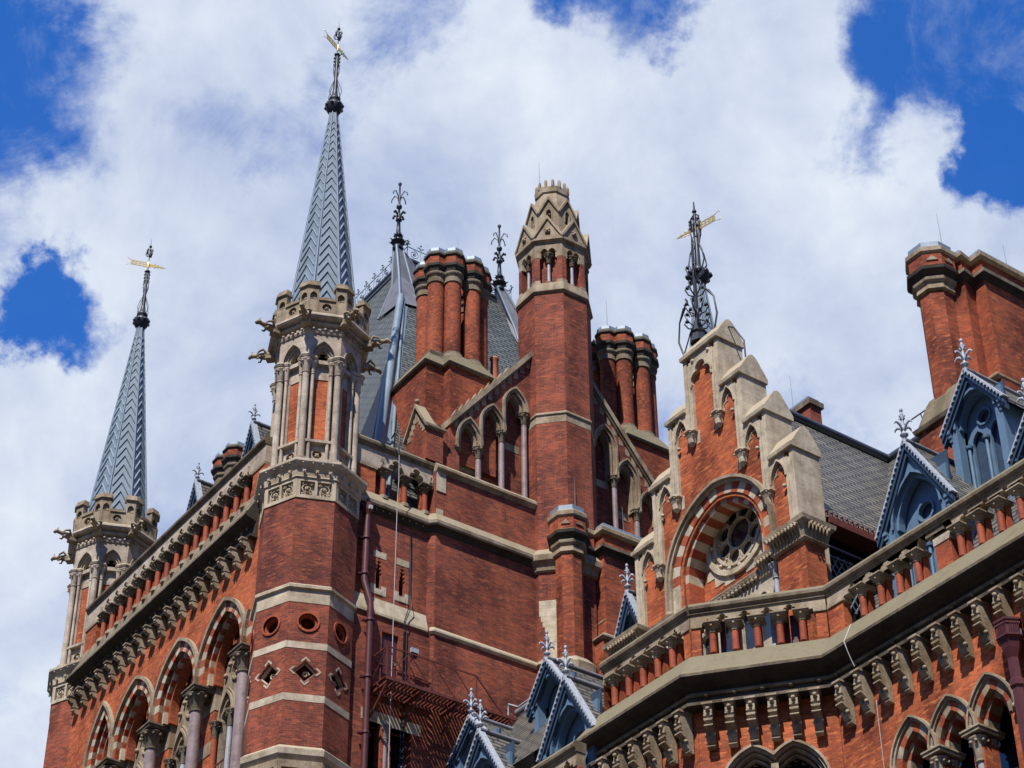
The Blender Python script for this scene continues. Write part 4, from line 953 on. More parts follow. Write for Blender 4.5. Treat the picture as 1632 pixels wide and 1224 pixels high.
# -------- chimney bases and round stacks
for dx, ztp, ztop, xr in ((0, 50.85, 57.0, 7.16), (8.25, 50.9, 56.85, 7.3)):
    c = empty('chimney_stack', fr=S, parent=FL); b, n, a, st, z = MB(), MB(), MB(), MB(), MB()
    pth = [(dx + 4.33, 2.6), (dx + 4.33, -.30), (dx + 5.12, -.30), (dx + 5.12, -.54 if dx == 0 else -.7), (dx + xr, -.54 if dx == 0 else -.7), (dx + xr, 2.6)]
    if dx == 0: pth[3] = (dx + 5.12, -.70); pth[4] = (dx + xr, -.70)
    k = len(pth); b.add([(x, y, zz) for zz in (46.5 if dx == 0 else 44, ztp - .02) for x, y in pth], [(i, (i + 1) % k, (i + 1) % k + k, i + k) for i in range(k)])
    n.run(pth, [(-.3, ztp - .08), (.10, ztp - .08), (.14, ztp), (.03, ztp + .10), (-.38, ztp + .85), (-.6, ztp + .85)]); n.box(dx + 4.7, dx + xr - .3, .0, 2.3, ztp + .3, ztp + .9)
    for i, (x, y) in enumerate(((5.20, .37), (5.73, 0), (6.62, 0), (7.42, .31), (7.2, 1.3), (6.2, 1.5), (5.3, 1.3))):
        x = dx + x - (.25 if i == 3 else 0); y += .12
        stack(a, st, z, x, y, ztp + .6, ztop - .16, .335, smb=True, k=.92)
        n.lathe([(.62, ztp + .30), (.50, ztp + .78), (.42, ztp + .95), (.40, ztp + 1.05), (.34, ztp + 1.08)], 14, (x, y), 0)
    obj('base_block', b, MAT['chimney_brick'], c, S); obj('weathering', n, MAT['old_stone'], c, S); obj('flue_shaft', a, MAT['chimney_brick'], c, S)
    obj('chimney_cap', st, [MAT['old_stone'], MAT['soot_shade_stone']], c, S); obj('zinc_capping', z, MAT['zinc'], c, S)
pt_ = MB(); pt_.lathe([(.17, 52.0), (.15, 53.0), (.18, 53.05), (.18, 53.12), (.12, 53.14)], 12, (8.0, .6), sm=True); obj('flue_pot', pt_, MAT['terracotta'], FL, S)
# -------- octagonal chimney tower
TW = S.sub(CX, -.75); tw = empty('octagonal_tower', fr=TW, parent=FL)
R = 1.46; PH = 22.5
b = MB(); b.lathe([(R, 30), (R, 55.3)], 8, (0, 0), PH); b.lathe([(R * .80, 55.3), (R * .80, 57.2)], 8, (0, 0), PH)
FA = [-135, -90, -45, 0, -180, 45]
for a in FA:
    M = rel(TW, ffr(TW, R * .97, a)); p = MB(); h = R * .97 * math.sin(R_(22.5))
    p.box(-h, -h + .20, 0, .2, 55.95, 57.15); p.box(h - .20, h, 0, .2, 55.95, 57.15); b.join(p, M)
obj('brick_shaft', b, MAT['dark_brick'], tw, TW)
s_ = MB(); s_.lathe([(R + .01, 49.10), (R + .01, 49.42), (R + .06, 49.46), (R + .06, 49.52), (R + .01, 49.58)], 8, (0, 0), PH)
s_.lathe([(R, 55.28), (R + .10, 55.36), (R + .09, 55.46), (R + .02, 55.80), (R - .12, 55.84)], 8, (0, 0), PH)
s_.lathe([(R + .02, 42.6), (R + .10, 42.66), (R + .14, 42.85), (R + .28, 43.0), (R + .30, 43.22), (R + .05, 43.55)], 8, (0, 0), PH)
s_.lathe([(R + .02, 38.84), (R + .09, 38.92), (R + .02, 39.08)], 8, (0, 0), PH)
for a in FA:
    M = rel(TW, ffr(TW, R * .97, a)); p = MB(); h = R * .97 * math.sin(R_(22.5))
    for s in (-1, 1): p.box(min(s * (h - .22), s * h), max(s * (h - .22), s * h), -.02, .22, 55.8, 55.97)
    p.box(-h, h, .0, .25, 55.75, 55.84)
    hs = [[(cx - .115, 57.1)] + pointed(cx, 57.38, .115, .17, 4) + [(cx + .115, 57.1)] for cx in (-.16, .16)]
    p.plate([(-h, 57.1), (-.28, 57.1)] + pointed(-.15, 57.40, .13, .17, 4) + pointed(.15, 57.40, .13, .17, 4) + [(.28, 57.1), (h, 57.1), (h, 57.95), (-h, 57.95)], [], 0, .22)
    for cx in (-.15, .15): p.mould(pointed(cx, 57.40, .13, .17, 4), .04, -.03, .01)
    s_.join(p, M)
s_.lathe([(R * .97, 57.9), (R + .09, 57.96), (R + .09, 58.06), (R * .9, 58.1)], 8, (0, 0), PH)
Rg = R + .04; hg = Rg * math.sin(R_(22.5))
for a in FA:                          # lower ring of gablets
    M = rel(TW, ffr(TW, Rg, a)); p = MB(); p.prism([(-hg, 58.04), (hg, 58.04), (0, 59.05)], 0, .5)
    for sg in (-1, 1): p.prism([(sg * hg, 58.04), (0, 59.05), (0, 59.22), (sg * (hg + .07), 58.10)], -.07, .6)
    leafknob(p, 0, -.03, 58.42, .17); s_.join(p, M)
s_.lathe([(1.02, 58.0), (1.0, 58.9)], 8, (0, 0), PH)
Rh = 1.04; hh = Rh * math.sin(R_(22.5))
for a in FA:                          # upper stage: slit windows and gablets
    M = rel(TW, ffr(TW, Rh, a)); p = MB(); sl_ = [(-.10, 59.2)] + pointed(0, 59.72, .10, .17, 4) + [(.10, 59.2)]
    p.plate([(-hh, 58.7), (hh, 58.7), (hh, 59.7), (0, 60.45), (-hh, 59.7)], [sl_], -.02, .16); p.mould([(-.10, 59.3)] + pointed(0, 59.72, .10, .17, 4) + [(.10, 59.3)], .04, -.05, 0)
    for sg in (-1, 1): p.prism([(sg * hh, 59.68), (0, 60.42), (0, 60.58), (sg * (hh + .06), 59.74)], -.10, .5)
    s_.join(p, M)
s_.lathe([(1.0, 59.7), (.80, 60.62), (.66, 61.1), (.72, 61.16), (.74, 61.42), (.66, 61.46)], 8, (0, 0), PH)
for k in range(14):
    a = R_(k * 360 / 14 + 5); s_.lathe([(.085, 61.42), (.075, 61.70), (.055, 61.80)], 5, (.64 * math.cos(a), .64 * math.sin(a)), k * 20)
obj('carved_stonework', s_, MAT['stone'], tw, TW)
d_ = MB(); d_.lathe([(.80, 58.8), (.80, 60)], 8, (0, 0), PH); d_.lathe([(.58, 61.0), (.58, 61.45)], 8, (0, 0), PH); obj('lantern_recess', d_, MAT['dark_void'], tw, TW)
for a in FA:
    g = ffr(TW, R * .97, a); c = MB(); column(c, 0, .10, 55.9, 56.95, .07, n=8); obj('colonnette', c, MAT['pale_granite'], tw, g)
    c = MB(); base(c, 0, .1, 55.84, .12, .07, sq=False); obj('colonnette_base', c, MAT['stone'], tw, g); c = MB(); capital(c, 0, .10, 56.85, 57.3, .10, n=8); obj('colonnette_capital', c, MAT['old_stone'], tw, g)
# -------- stack standing against the flank: octagonal shaft and broken block
def corner_stack(parent, fr, x, y, z0, zt, R, L_, name='chimney_stack', k=1., lowband=None, pth_=None):
    """octagonal flue at (x, y) with a long block of flues to its right, cap line at zt"""
    c = empty(name, fr=fr, parent=parent); b, s, z = MB(), MB(), MB(); h = 2.3 * k
    b.lathe([(R, z0), (R, zt - h * .66)], 8, (x, y), PH)
    s.lathe([(R, zt - h * .76), (R * 1.18, zt - h * .74), (R * 1.14, zt - h * .68), (R * 1.12, zt - h * .64), (R * 1.30, zt - h * .60), (R * 1.34, zt - h * .56), (R * 1.20, zt - h * .53)], 8, (x, y), PH)
    s.lathe([(R * 1.20, zt - h * .53), (R * 1.34, zt - h * .49), (R * 1.58, zt - h * .45), (R * 1.62, zt - h * .40), (R * 1.4, zt - h * .36)], 8, (x, y), PH, 1)
    b.lathe([(R * 1.42, zt - h * .38), (R * 1.40, zt - h * .13)], 8, (x, y), PH)
    s.lathe([(R * 1.40, zt - h * .15), (R * 1.54, zt - h * .12), (R * 1.55, zt - h * .05), (R * 1.3, zt)], 8, (x, y), PH)
    z.lathe([(R * 1.30, zt - .02), (R * 1.32, zt + .17 * k), (R * 1.15, zt + .18 * k)], 8, (x, y), PH)
    for a in (-135, -90, -45, 0):     # triangular panels round the head
        g = ffr(fr.sub(x, y), R * 1.41, a); p = MB(); hz_ = zt - h * .25; p.prism([(-R * .34, hz_ - .08), (R * .34, hz_ - .08), (0, hz_ + .10)], -.04, .04); s.join(p, rel(fr, g))
    # block, stepped forward in plan
    x0 = x + R * 1.35; st = R * .55
    path = [(x0, y + 2.2), (x0, y + .15), (x0 + st * 1.1, y + .15), (x0 + st * 1.1, y - st * .5), (x0 + st * 2.4, y - st * .5), (x0 + st * 2.4, y + .25), (x0 + st * 2.9, y + .25), (x0 + st * 2.9, y - st * .7), (x0 + L_, y - st * .7), (x0 + L_, y + 2.2)]
    path = [(x0, y + 2.2), (x0, y - st * .2), (x0 + st * 1.3, y - st * .2), (x0 + st * 1.3, y + st * .35), (x0 + st * 1.9, y + st * .35), (x0 + st * 1.9, y - st * .9), (x0 + L_, y - st * .9), (x0 + L_, y + 2.2)]
    if pth_ is not None: path = pth_
    n = len(path); vs = [(a, q, zz) for zz in (z0, zt - .1) for a, q in path]
    b.add(vs, [(i, (i + 1) % n, (i + 1) % n + n, i + n) for i in range(n)])
    s.run(path, [(-.1, zt - h * .53), (.03, zt - h * .53), (.08, zt - h * .49), (.20, zt - h * .45), (.22, zt - h * .40), (.06, zt - h * .36), (-.1, zt - h * .36)], [1, 1, 1, 0, 0, 0, 0])
    s.run(path, [(-.1, zt - h * .15), (.06, zt - h * .15), (.14, zt - h * .12), (.14, zt - h * .05), (.02, zt), (-.3, zt)])
    z.run(path, [(-.4, zt - .02), (-.04, zt - .02), (-.06, zt + .17 * k), (-.4, zt + .18 * k)])
    if lowband:
        for zz in lowband: s.run(path, [(-.1, zz - .1), (.08, zz - .08), (.22, zz + .1), (.22, zz + .18), (-.1, zz + .3)])
    if len(z.v): obj('zinc_capping', z, MAT['zinc'], c, fr)
    obj('flue_shaft', b, MAT['chimney_brick'], c, fr); obj('chimney_cap', s, [MAT['stone'], MAT['soot_shade_stone']], c, fr); return c
_p = [S.hz(x, y, 44.9) for x, y in ((924.8, 838), (930.9, 833), (946.8, 841.5), (960.3, 831.5))]
corner_stack(FL, S, 9.30, -2.15, 36, 44.75, .50, 3.0, pth_=[(_p[0][0], 0)] + [(x, y) for x, y in _p] + [(_p[3][0] + 2.4, _p[3][1]), (_p[3][0] + 2.4, 0)])
# pale stone patch on the octagonal tower's flank face
g = ffr(TW, R + .012, -135); zt_p, zb_p = g.at(872, 957)[1], g.at(872, 1068)[1]; q = MB(); hq = R * math.sin(R_(22.5)); nq = 13
for i, e in enumerate((.0, .0, .0, .06, .12, .20, .26, .34, .34, .26, .18, .06, .0)):
    z1 = zt_p - (zt_p - zb_p) * i / nq; z0 = zt_p - (zt_p - zb_p) * (i + 1) / nq; q.box(-hq + e, hq * .75, .0, .1, z0 + .004, z1)
obj('stone_repair', q, MAT['clean_stone'], tw, g)
# offset blocks under that stack's near corner
o_ = MB(); o2 = MB()
zc1, zc2 = S.at(965, 989, -2.35)[1], S.at(965, 1013, -2.6)[1]; xq = S.at(965, 989, -2.35)[0]; xq2 = S.at(965, 1013, -2.6)[0]
for x0, x1, y0, z0, z1 in ((xq, xq + 1.6, -2.35, zc2, zc1), (xq2 - .1, xq2 + 1.7, -2.6, 34, zc2)):
    o_.box(x0, x1, y0, -1, z0, z1 - .12); o2.run([(x0, -1), (x0, y0), (x1, y0), (x1, -1)], [(-.2, z1 - .14), (.03, z1 - .14), (.10, z1 - .06), (.10, z1), (-.12, z1 + .2), (-.2, z1 + .2)])
zf = S.at(905, 1052, -2.7)[1]; o2.lathe([(.95, zf - .5), (.95, zf - .05), (.88, zf), (.62, zf + .28), (.5, zf + .34)], 8, (9.30, -2.15), PH); o2.lathe([(1.1, 32), (1.1, zf - .9), (.95, zf - .5)], 8, (9.30, -2.15), PH)
o2.box(9.9, 11.6, -2.75, -1, zf - .9, zf - .15)
obj('offset_block', o_, MAT['chimney_brick'], FL, S); obj('offset_coping', o2, MAT['stone'], FL, S)
# -------- door, pipes, cables, escape
dr = MB(); dr.box(hd[0] + .02, hd[2] - .02, YB + .08, YB + .14, hd[1], hd[3] - .03); dr.box(hd[0] + .22, hd[0] + .235, YB + .07, YB + .085, hd[1], hd[3] - .05); dr.box(hd[0] + .42, hd[0] + .435, YB + .07, YB + .085, hd[1], hd[3] - .05)
D_ = obj('door', dr, MAT['maroon_paint'], FL, S)
k = MB(); k.ball((hd[2] - .08, YB + .05, 37.25), .035); k.bar((hd[2] - .18, YB + .04, 37.33), (hd[2] - .06, YB + .04, 37.30), .02, .02); obj('handle', k, MAT['steel'], D_, S)
wc = MB(); column(wc, 2.67, YB + .06, 29, 34.45, .10); capital(wc, 2.67, YB + .06, 34.45, 34.93, .10, n=8); obj('window_column', wc, MAT['granite'], FL, S)
def pipe(pts, r, name, label, mat='maroon_paint', collars=()):
    p = empty(name, label, 'drainpipe', S); m = MB(); m.tube(pts, r, 10); obj('tube', m, MAT[mat], p, S)
    for x, y, z in collars: c = MB(); c.lathe([(r * 1.1, z - .06), (r * 1.35, z - .03), (r * 1.35, z + .03), (r * 1.1, z + .06)], 10, (x, y)); c.box(x - r * 2, x + r * 2, y + r * .3, y + r * 1.2, z - .03, z + .03); obj('collar', c, MAT[mat], p, S)
    return p
pp = pipe([(1.60, -1.16, 42.5), (1.58, -1.16, 39.95), (1.60, -1.18, 39.8), (1.74, -1.32, 39.1), (1.76, -1.32, 38.9), (1.76, -1.30, 20)], .115, 'drainpipe', 'maroon cast iron drainpipe down the flank wall beside the nearer turret', collars=[(1.59, -1.16, 41.6), (1.585, -1.16, 40.2), (1.76, -1.31, 38.4), (1.76, -1.31, 36.3), (1.76, -1.30, 34.3), (1.76, -1.30, 32.9)])
hp = MB(); hp.lathe([(.10, 42.45), (.18, 42.7), (.2, 42.95)], 8, (1.6, -1.16)); hp.bar((1.6, -1.16, 42.9), (1.5, -1.3, 43.1), .05, .05); obj('hopper', hp, MAT['maroon_paint'], pp, S)
gl = MB(); gl.box(1.52, 1.64, -1.42, -1.34, 42.66, 42.80); obj('sensor_box', gl, MAT['white_cable'], pp, S)
rp = MB(); xr, zr_ = S.at(636, 700, -1.6); rp.tube([(xr, -1.62, 45.9), (xr + .02, -1.64, 44.0), (xr, -1.62, 43.2), (xr - .01, -1.6, 30)], .014, 5)
o = obj('hanging_cable', rp, MAT['white_cable'], None, S); tag(o, 'thin pale cable hanging straight down the flank wall from a hook on its balustrade', 'cable')
hk = MB(); hk.tube([(xr, -1.1, 46.1), (xr - .05, -1.4, 46.15), (xr, -1.62, 45.9), (xr, -1.62, 45.1)], .03, 5); hk.tube([(xr + .15, -.9, 46.0), (xr + .1, -.9, 47.0)], .012, 4); obj('hook', hk, MAT['iron'], o, S)
bl_ = MB(); bl_.tube([(3.44, -1.0, 42.5), (3.46, -1.0, 40.2), (3.46, -1.15, 39.6), (3.22, -1.2, 38.95), (3.20, -1.1, 38.7), (3.20, -1.1, 30)], .018, 4); bl_.tube([(3.32, -1.1, 38.7), (3.30, -1.1, 30)], .018, 4)
o = obj('black_cable', bl_, MAT['iron'], None, S); tag(o, 'thin black cable clipped to the brick beside the arrow slit windows', 'cable')
fx, fz = S.at(660, 1045, -1.3)
fl = MB(); fl.bar((fx - .22, -1.45, fz + .08), (fx + .05, -1.45, fz + .08), .10, .16); o = obj('floodlight', fl, MAT['white_paint'], None, S); tag(o, 'small grey floodlight on the brick wall right of the maroon door', 'floodlight')
fl = MB(); fl.box(fx - .2, fx + .05, -1.42, -1.3, fz - .12, fz + .02); fl.bar((fx - .05, -1.35, fz - .1), (fx - .05, -1.05, fz - .2), .03, .03); obj('lamp_body', fl, MAT['iron'], o, S)
fe = empty('fire_escape', 'rust red iron fire escape walkway crossing the brick flank below the door', 'fire escape', S)
r_ = MB(); YE0, YE1 = -1.08, -2.15; zp = 36.05
def P3(x, y, d): q = S.at(x, y, d); return (q[0], d, q[1])
X0_, X1_ = 1.95, 7.6
tp = zp + 1.05
rail = [(X0_, YE0, tp), (X0_, YE1, tp), (X0_ + .0, YE1, tp), (X1_, YE1, tp)]
r_.bar((X0_, YE0, tp), (X0_, YE1, tp), .04, .04); r_.bar((X0_, YE1, tp), (5.4, YE1, tp), .04, .04); r_.bar((5.4, YE1, tp), (6.3, YE1, zp + .1), .04, .04)
n = 5
for i in range(n):
    xa, xb = X0_ + (5.4 - X0_) * i / (n - 1), X0_ + (5.4 - X0_) * (i + 1) / (n - 1)
    r_.bar((xa, YE1, zp), (xa, YE1, tp), .035, .035)
    if i < n - 1: r_.bar((xa, YE1, zp), (xb, YE1, tp), .025, .025); r_.bar((xb, YE1, zp), (xa, YE1, tp), .025, .025)
r_.bar((X0_, YE0, zp), (X0_, YE1, tp), .025, .025)
r_.bar((2.2, YE0, tp), (X1_ + .8, YE0 - .04, tp - .35), .035, .035); r_.bar((5.5, YE0 - .05, tp - .3), (X1_ + .6, YE0 - .05, zp - .6), .04, .04); r_.bar((6.3, YE1, zp + .1), (7.8, YE1, zp - .9), .04, .04)
obj('railing', r_, MAT['red_iron'], fe, S)
pf = MB()
for i in range(44):
    x = X0_ + i * .14; pf.box(x, x + .085, YE1, YE0, zp - .04, zp)
for y in (YE0 - .02, (YE0 + YE1) / 2, YE1): pf.box(X0_, X1_ + .5, y - .03, y + .03, zp - .14, zp - .04)
for x in (X0_ + .1, 3.3, 4.7, 6.1, 7.4):
    pf.bar((x, YE0 + .02, zp - 1.0), (x, YE1, zp - .12), .07, .07); pf.box(x - .05, x + .05, YE1, YE0, zp - .22, zp - .08)
obj('grating', pf, MAT['red_iron'], fe, S)
# thin lightning rods
for i, (x, y, z0, z1, fr_) in enumerate(((9.6, -2.2, 44.7, 46.6, S), (12.0, -1.9, 44.6, 46.4, S), (6.2, .5, 57.2, 58.1, S), (13.6, .6, 57.2, 58.6, S), (9.2, -.9, 61.6, 62.9, S))):
    m = MB(); m.tube([(x, y, z0), (x - .02, y, z1)], [.016, .006], 4); o = obj('lightning_rod', m, MAT['steel'], None, fr_)
    tag(o, ('needle thin rod rising beside the low octagonal chimney on the flank', 'needle thin rod on the long block of the low flank chimney', 'tiny rod on top of the round chimney cluster left of the octagonal tower', 'tiny rod on the round chimney cluster right of the octagonal tower', 'hair thin rod at the left of the octagonal tower crown')[i], 'lightning rod', 'lightning rods on the roofs')
# ================================================================== pavilion tower roof behind the flank parapet
PV = empty('pavilion_tower', 'steep grey green slate pavilion roof with lead corner pinnacles and iron cresting', 'tower', S)
EZ = 44.0
def hipd(z): return 1.3 + .39 * (z - 48.7)
HL0, HL1 = np.array([2.25, hipd(EZ), EZ]), np.array([7.5, 6.45, 61.9])
HL0 = HL1 + (np.array([3.2, .9, 47.5]) - HL1) * (61.9 - EZ) / (61.9 - 47.5)
RX1 = 12.9; HR0 = np.array([HL1[0] + RX1 - HL0[0] , HL0[1], EZ]); HR1 = np.array([RX1, HL1[1], 61.9])
dy = 5.4; BL1 = HL1 + [0, dy, 0]; BR1 = HR1 + [0, dy, 0]; BL0 = np.array([HL0[0], BL1[1] + HL1[1] - HL0[1], EZ]); BR0 = np.array([HR0[0], BL0[1], EZ])
m = MB(); vs = [HL0, HR0, BR0, BL0, HL1, HR1, BR1, BL1]
m.add(vs, [(0, 1, 5, 4), (1, 2, 6, 5), (2, 3, 7, 6), (3, 0, 4, 7), (4, 5, 6, 7)])
m2 = MB(); m2.box(HL0[0], HR0[0], HL0[1], BL0[1], 30, EZ + .05); obj('brick_body', m2, MAT['dark_brick'], PV, S)
obj('slate_roof', m, MAT['slate'], PV, S)
m = MB()
for a, b in ((HL1, HR1), (HL1, BL1), (BL1, BR1), (HR1, BR1)): m.tube([a, b], .17, 10); m.bar(a - [0, 0, .18], b - [0, 0, .18], .25, .16)
obj('deck_roll', m, MAT['dark_lead'], PV, S)
cr = MB()
for a, b in ((HL1, HR1), (HL1, BL1), (BL1, BR1), (HR1, BR1)):
    L_ = np.linalg.norm(b - a); n = int(L_ / .62); d = (b - a) / L_; fr_ = Fr(S.w(*(a[:2])), math.degrees(math.atan2((S.u * d[0] + S.i * d[1])[0], (S.u * d[0] + S.i * d[1])[1])))
    M = rel(S, fr_); p = MB(); zt = 61.9 + .16
    p.box(0, L_, -.02, .02, zt + .0, zt + .05); p.box(0, L_, -.015, .015, zt + .62, zt + .65)
    for i in range(n):
        x = (i + .5) * L_ / n
        scroll(p, x, zt + .33, .25, 0, .022, 1.7, 1 if i % 2 else -1, a0=90); p.ball((x, 0, zt + .33), .05, 5)
        xx = i * L_ / n; p.tube([(xx, 0, zt), (xx, 0, zt + .95)], .025, 4)
        for s in (-1, 1): p.tube([(xx, 0, zt + .72), (xx + s * .09, 0, zt + .84), (xx + s * .15, 0, zt + .80)], .028, 4)
        p.ball((xx, 0, zt + .98), .05, 5)
    cr.join(p, M)
obj('iron_cresting', cr, MAT['zinc'], PV, S)
def big_finial():
    f = MB(); f.lathe([(.30, 0), (.34, .10), (.26, .22), (.16, .28), (.22, .36), (.42, .46), (.44, .52), (.20, .62), (.16, .86), (.26, .92), (.26, 1.0), (.15, 1.06), (.10, 2.0), (.20, 2.08), (.18, 2.18), (.08, 2.3), (.07, 2.9), (.17, 3.0), (.17, 3.14), (.07, 3.24), (.05, 4.6), (.11, 4.72), (.11, 4.82), (.03, 4.9)], 10, sm=True)
    for k in range(8): a = k * math.pi / 4; f.tube([(.35 * math.cos(a), .35 * math.sin(a), .48), (.55 * math.cos(a), .55 * math.sin(a), .58)], [.07, .015], 5); f.tube([(.2 * math.cos(a), .2 * math.sin(a), .95), (.33 * math.cos(a), .33 * math.sin(a), 1.02)], [.05, .01], 4)
    for k in range(4):
        a = k * math.pi / 2 + .35; c, d = math.cos(a), math.sin(a)
        f.tube([(.05 * c, .05 * d, 2.1), (.16 * c, .16 * d, 2.45), (.34 * c, .34 * d, 2.58), (.42 * c, .42 * d, 2.48)], [.06, .06, .07, .06], 6); f.ball((.42 * c, .42 * d, 2.46), .085, 6)
        f.tube([(.03 * c, .03 * d, 3.4), (.14 * c, .14 * d, 3.8), (.36 * c, .36 * d, 4.05), (.58 * c, .58 * d, 3.85), (.60 * c, .60 * d, 3.68)], [.03, .032, .034, .032, .045], 5)
    return f
_f = big_finial(); _f.v = [(x * .72, y * .72, z * .78) for x, y, z in _f.v]; fm = mesh('iron_finial', _f, MAT['iron'])
zk = 63.2
for sx, a0, c, cb in ((1, HL0, HL1, BL1), (-1, HR0, HR1, BR1)):
    _q = S.at(634, 396, 6.15) if sx > 0 else S.at(796, 462, 6.15); top = np.array([_q[0], 6.15, _q[1]]); zk = _q[1]; g = S.sub(top[0], top[1]); pn = empty('corner_pinnacle', fr=g, parent=PV)
    o_ = np.array([top[0], top[1], 0]); hz = lambda z: a0 + (c - a0) * (z - EZ) / (61.9 - EZ)
    hp_t = hz(60.4) + [-.10 * sx, -.10, 0]; hlow = hz(58.0) + [-.08 * sx, -.08, 0]
    rp = hz(58.4) + [sx * 1.55, -.10, 0]; lp_ = hz(58.4) + [-.10 * sx, 1.55, 0]; rb = hz(61.6) + [sx * .9, .25, .2]; lb = hz(61.6) + [sx * .25, .9, .2]
    tp = lambda k: [top + [.2 * math.cos(R_(k)), .2 * math.sin(R_(k)), 0]][0]
    m = MB(); rm_, lm_ = (top * .45 + rp * .55) + [-sx * .22, .10, -.1], (top * .45 + lp_ * .55) + [.10 * sx, -.22, -.1]; hm_ = (top * .5 + hlow * .5) + [.03 * sx, .03, 0]
    V = [top + [-.16 * sx, -.16, 0], top + [.18 * sx, -.10, 0], top + [-.10 * sx, .18, 0], top + [.16 * sx, .16, 0], hm_, rm_, lm_, hlow, rp, lp_, rb, lb]
    V = [v - o_ for v in V]; fs = [(0, 4, 5, 1), (4, 7, 8, 5), (0, 2, 6, 4), (4, 6, 9, 7), (1, 5, 10, 3), (5, 8, 10), (2, 3, 11, 6), (6, 11, 9), (3, 10, 11)]
    if sx > 0: fs = [f[::-1] for f in fs]
    m.add(V, [f[::-1] for f in fs]); obj('lead_cap', m, MAT['roof_lead'], pn, g)
    m = MB()
    for q in ((1, 5, 8), (2, 6, 9)): m.tube([V[q[0]], V[q[1]], V[q[2]] + (V[q[2]] - V[q[1]]) * .06], .06, 6)
    m.tube([V[0], V[4], V[7]], .07, 6); obj('lead_roll', m, MAT['roll_lead'], pn, g)
    obj('iron_finial', fm, None, pn, Fr(g.o, g.a, zk - .05))
hp = MB()
for a, b, sx in ((HL0, HL1, 1), (HR0, HR1, -1)):
    e = b - (b - a) * .19
    hp.tube([a + [-.1 * sx, -.1, 0], e + [-.08 * sx, -.08, 0]], [.20, .15], 12)
    hp.tube([a + [sx * .62, -.04, 0], e + [sx * .10, -.04, 0]], .065, 8); hp.tube([a + [-sx * .04, .62, 0], e + [-sx * .04, .10, 0]], .065, 8)
obj('hip_roll', hp, MAT['spire_lead'], PV, S)
ld = MB()
for sx, a, b in ((1, HL0, HL1), (-1, HR0, HR1)):
    t = b - (b - a) * .22
    ld.add([a + [0, -.02, 0], a + [sx * .62, -.02, 0], t + [sx * .34, -.02, 0], t + [0, -.02, 0]], [(0, 1, 2, 3)]); ld.add([a + [-.02 * sx, 0, 0], a + [-.02 * sx, .6, 0], t + [-.02 * sx, .3, 0], t + [-.02 * sx, 0, 0]], [(0, 1, 2, 3)])
obj('hip_flashing', ld, MAT['spire_lead'], PV, S)
# ================================================================== right wing in the B frame
RW = empty('hotel_wing', 'bright brick range with stepped rose window gable behind an arcaded parapet on big stone brackets', 'building', B)
path = [(-11.0, -2.38), (-7.05, -2.38), (-4.03, .04), (12, .04)]
FRL = B.sub(-11.0, -2.38); ang = math.degrees(math.atan2(2.42, 3.02)); FRM = B.sub(-7.05, -2.38, -ang); FRR = B.sub(-4.03, .04)
LM = math.hypot(3.02, 2.42)
CP = [(0, 30.35), (.36, 30.37), (.38, 30.45), (.20, 30.50), (.16, 30.92), (.26, 31.00), (.58, 31.07), (.65, 31.13), (.66, 31.21), (.60, 31.28), (.16, 31.92), (.10, 32.02), (-.35, 32.02), (-.35, 30.35)]
c = MB(); c.run([(-11.0, 4)] + path, CP, [1, 0, 1, 1, 1, 1, 1, 0, 0, 0, 0, 0, 0])  # shade put into the colour of the underside mouldings
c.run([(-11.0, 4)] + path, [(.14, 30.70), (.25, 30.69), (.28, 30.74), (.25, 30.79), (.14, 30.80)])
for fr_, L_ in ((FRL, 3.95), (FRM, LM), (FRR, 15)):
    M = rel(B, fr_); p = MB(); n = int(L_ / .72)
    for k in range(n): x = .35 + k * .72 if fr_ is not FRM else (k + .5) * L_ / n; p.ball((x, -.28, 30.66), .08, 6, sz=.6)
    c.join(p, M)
obj('cornice', c, [MAT['old_stone'], MAT['soot_shade_stone']], RW, B)
def bracket2(w=.26):
    b = MB(); h = w / 2; dep = .46
    pr = [(0, 0), (-dep, 0), (-dep, -.10), (-dep + .05, -.16), (-dep + .03, -.34), (-dep + .10, -.46), (-dep - .0, -.48), (-dep + .0, -.54), (-dep + .12, -.62), (-dep + .05, -.66), (-dep + .06, -.72), (-.26, -.80), (-.22, -.86), (-.26, -.96), (-.20, -1.10), (-.12, -1.14), (-.13, -1.20), (0, -1.22)]
    vs = [(-h, y, z) for y, z in pr] + [(h, y, z) for y, z in pr]; n = len(pr)
    b.add(vs, [tuple(range(n)), tuple(range(2 * n - 1, n - 1, -1))] + [(i, i + n, (i + 1) % n + n, (i + 1) % n) for i in range(n)])
    b.box(-h - .04, h + .04, -dep - .04, 0, -.06, 0); b.ball((0, -dep, -.20), h * .6, 6)
    for s in (-1, 1): b.ball((s * h * .75, -dep + .02, -.40), .05, 5); b.ball((s * h * .8, -.25, -.90), .065, 6)
    for z in (-.50, -.69): b.tube([(-h - .01, -dep + .03, z), (h + .01, -dep + .03, z)], .035, 6)
    b.tube([(-h, -.13, -1.17), (h, -.13, -1.17)], .045, 6); return b
b2 = mesh('bracket', bracket2(.23), MAT['stone'])
for k in range(21): obj('bracket', b2, None, RW, FRR.sub(.50 + .72 * k, 0, z=30.36))
for k in range(6): obj('bracket', b2, None, RW, FRM.sub(.42 + (LM - .95) * k / 5, 0, z=30.36))
for k in range(6): obj('bracket', b2, None, RW, FRL.sub(.30 + .68 * k, 0, z=30.36))
zb2, zt2 = 32.04, 33.08
cm2 = [mesh(n, m_, MAT[t]) for n, m_, t in zip(('colonnette', 'colonnette_capital', 'backing_pier'), colonette_meshes(zb2, zt2, .105, .36), ('red_stone', 'stone', 'rubbed_brick'))]
kw = dict(zr=33.73, meshes=cm2, zt=zt2, mat='stone', rise=.26, zb=zb2, mo=False)
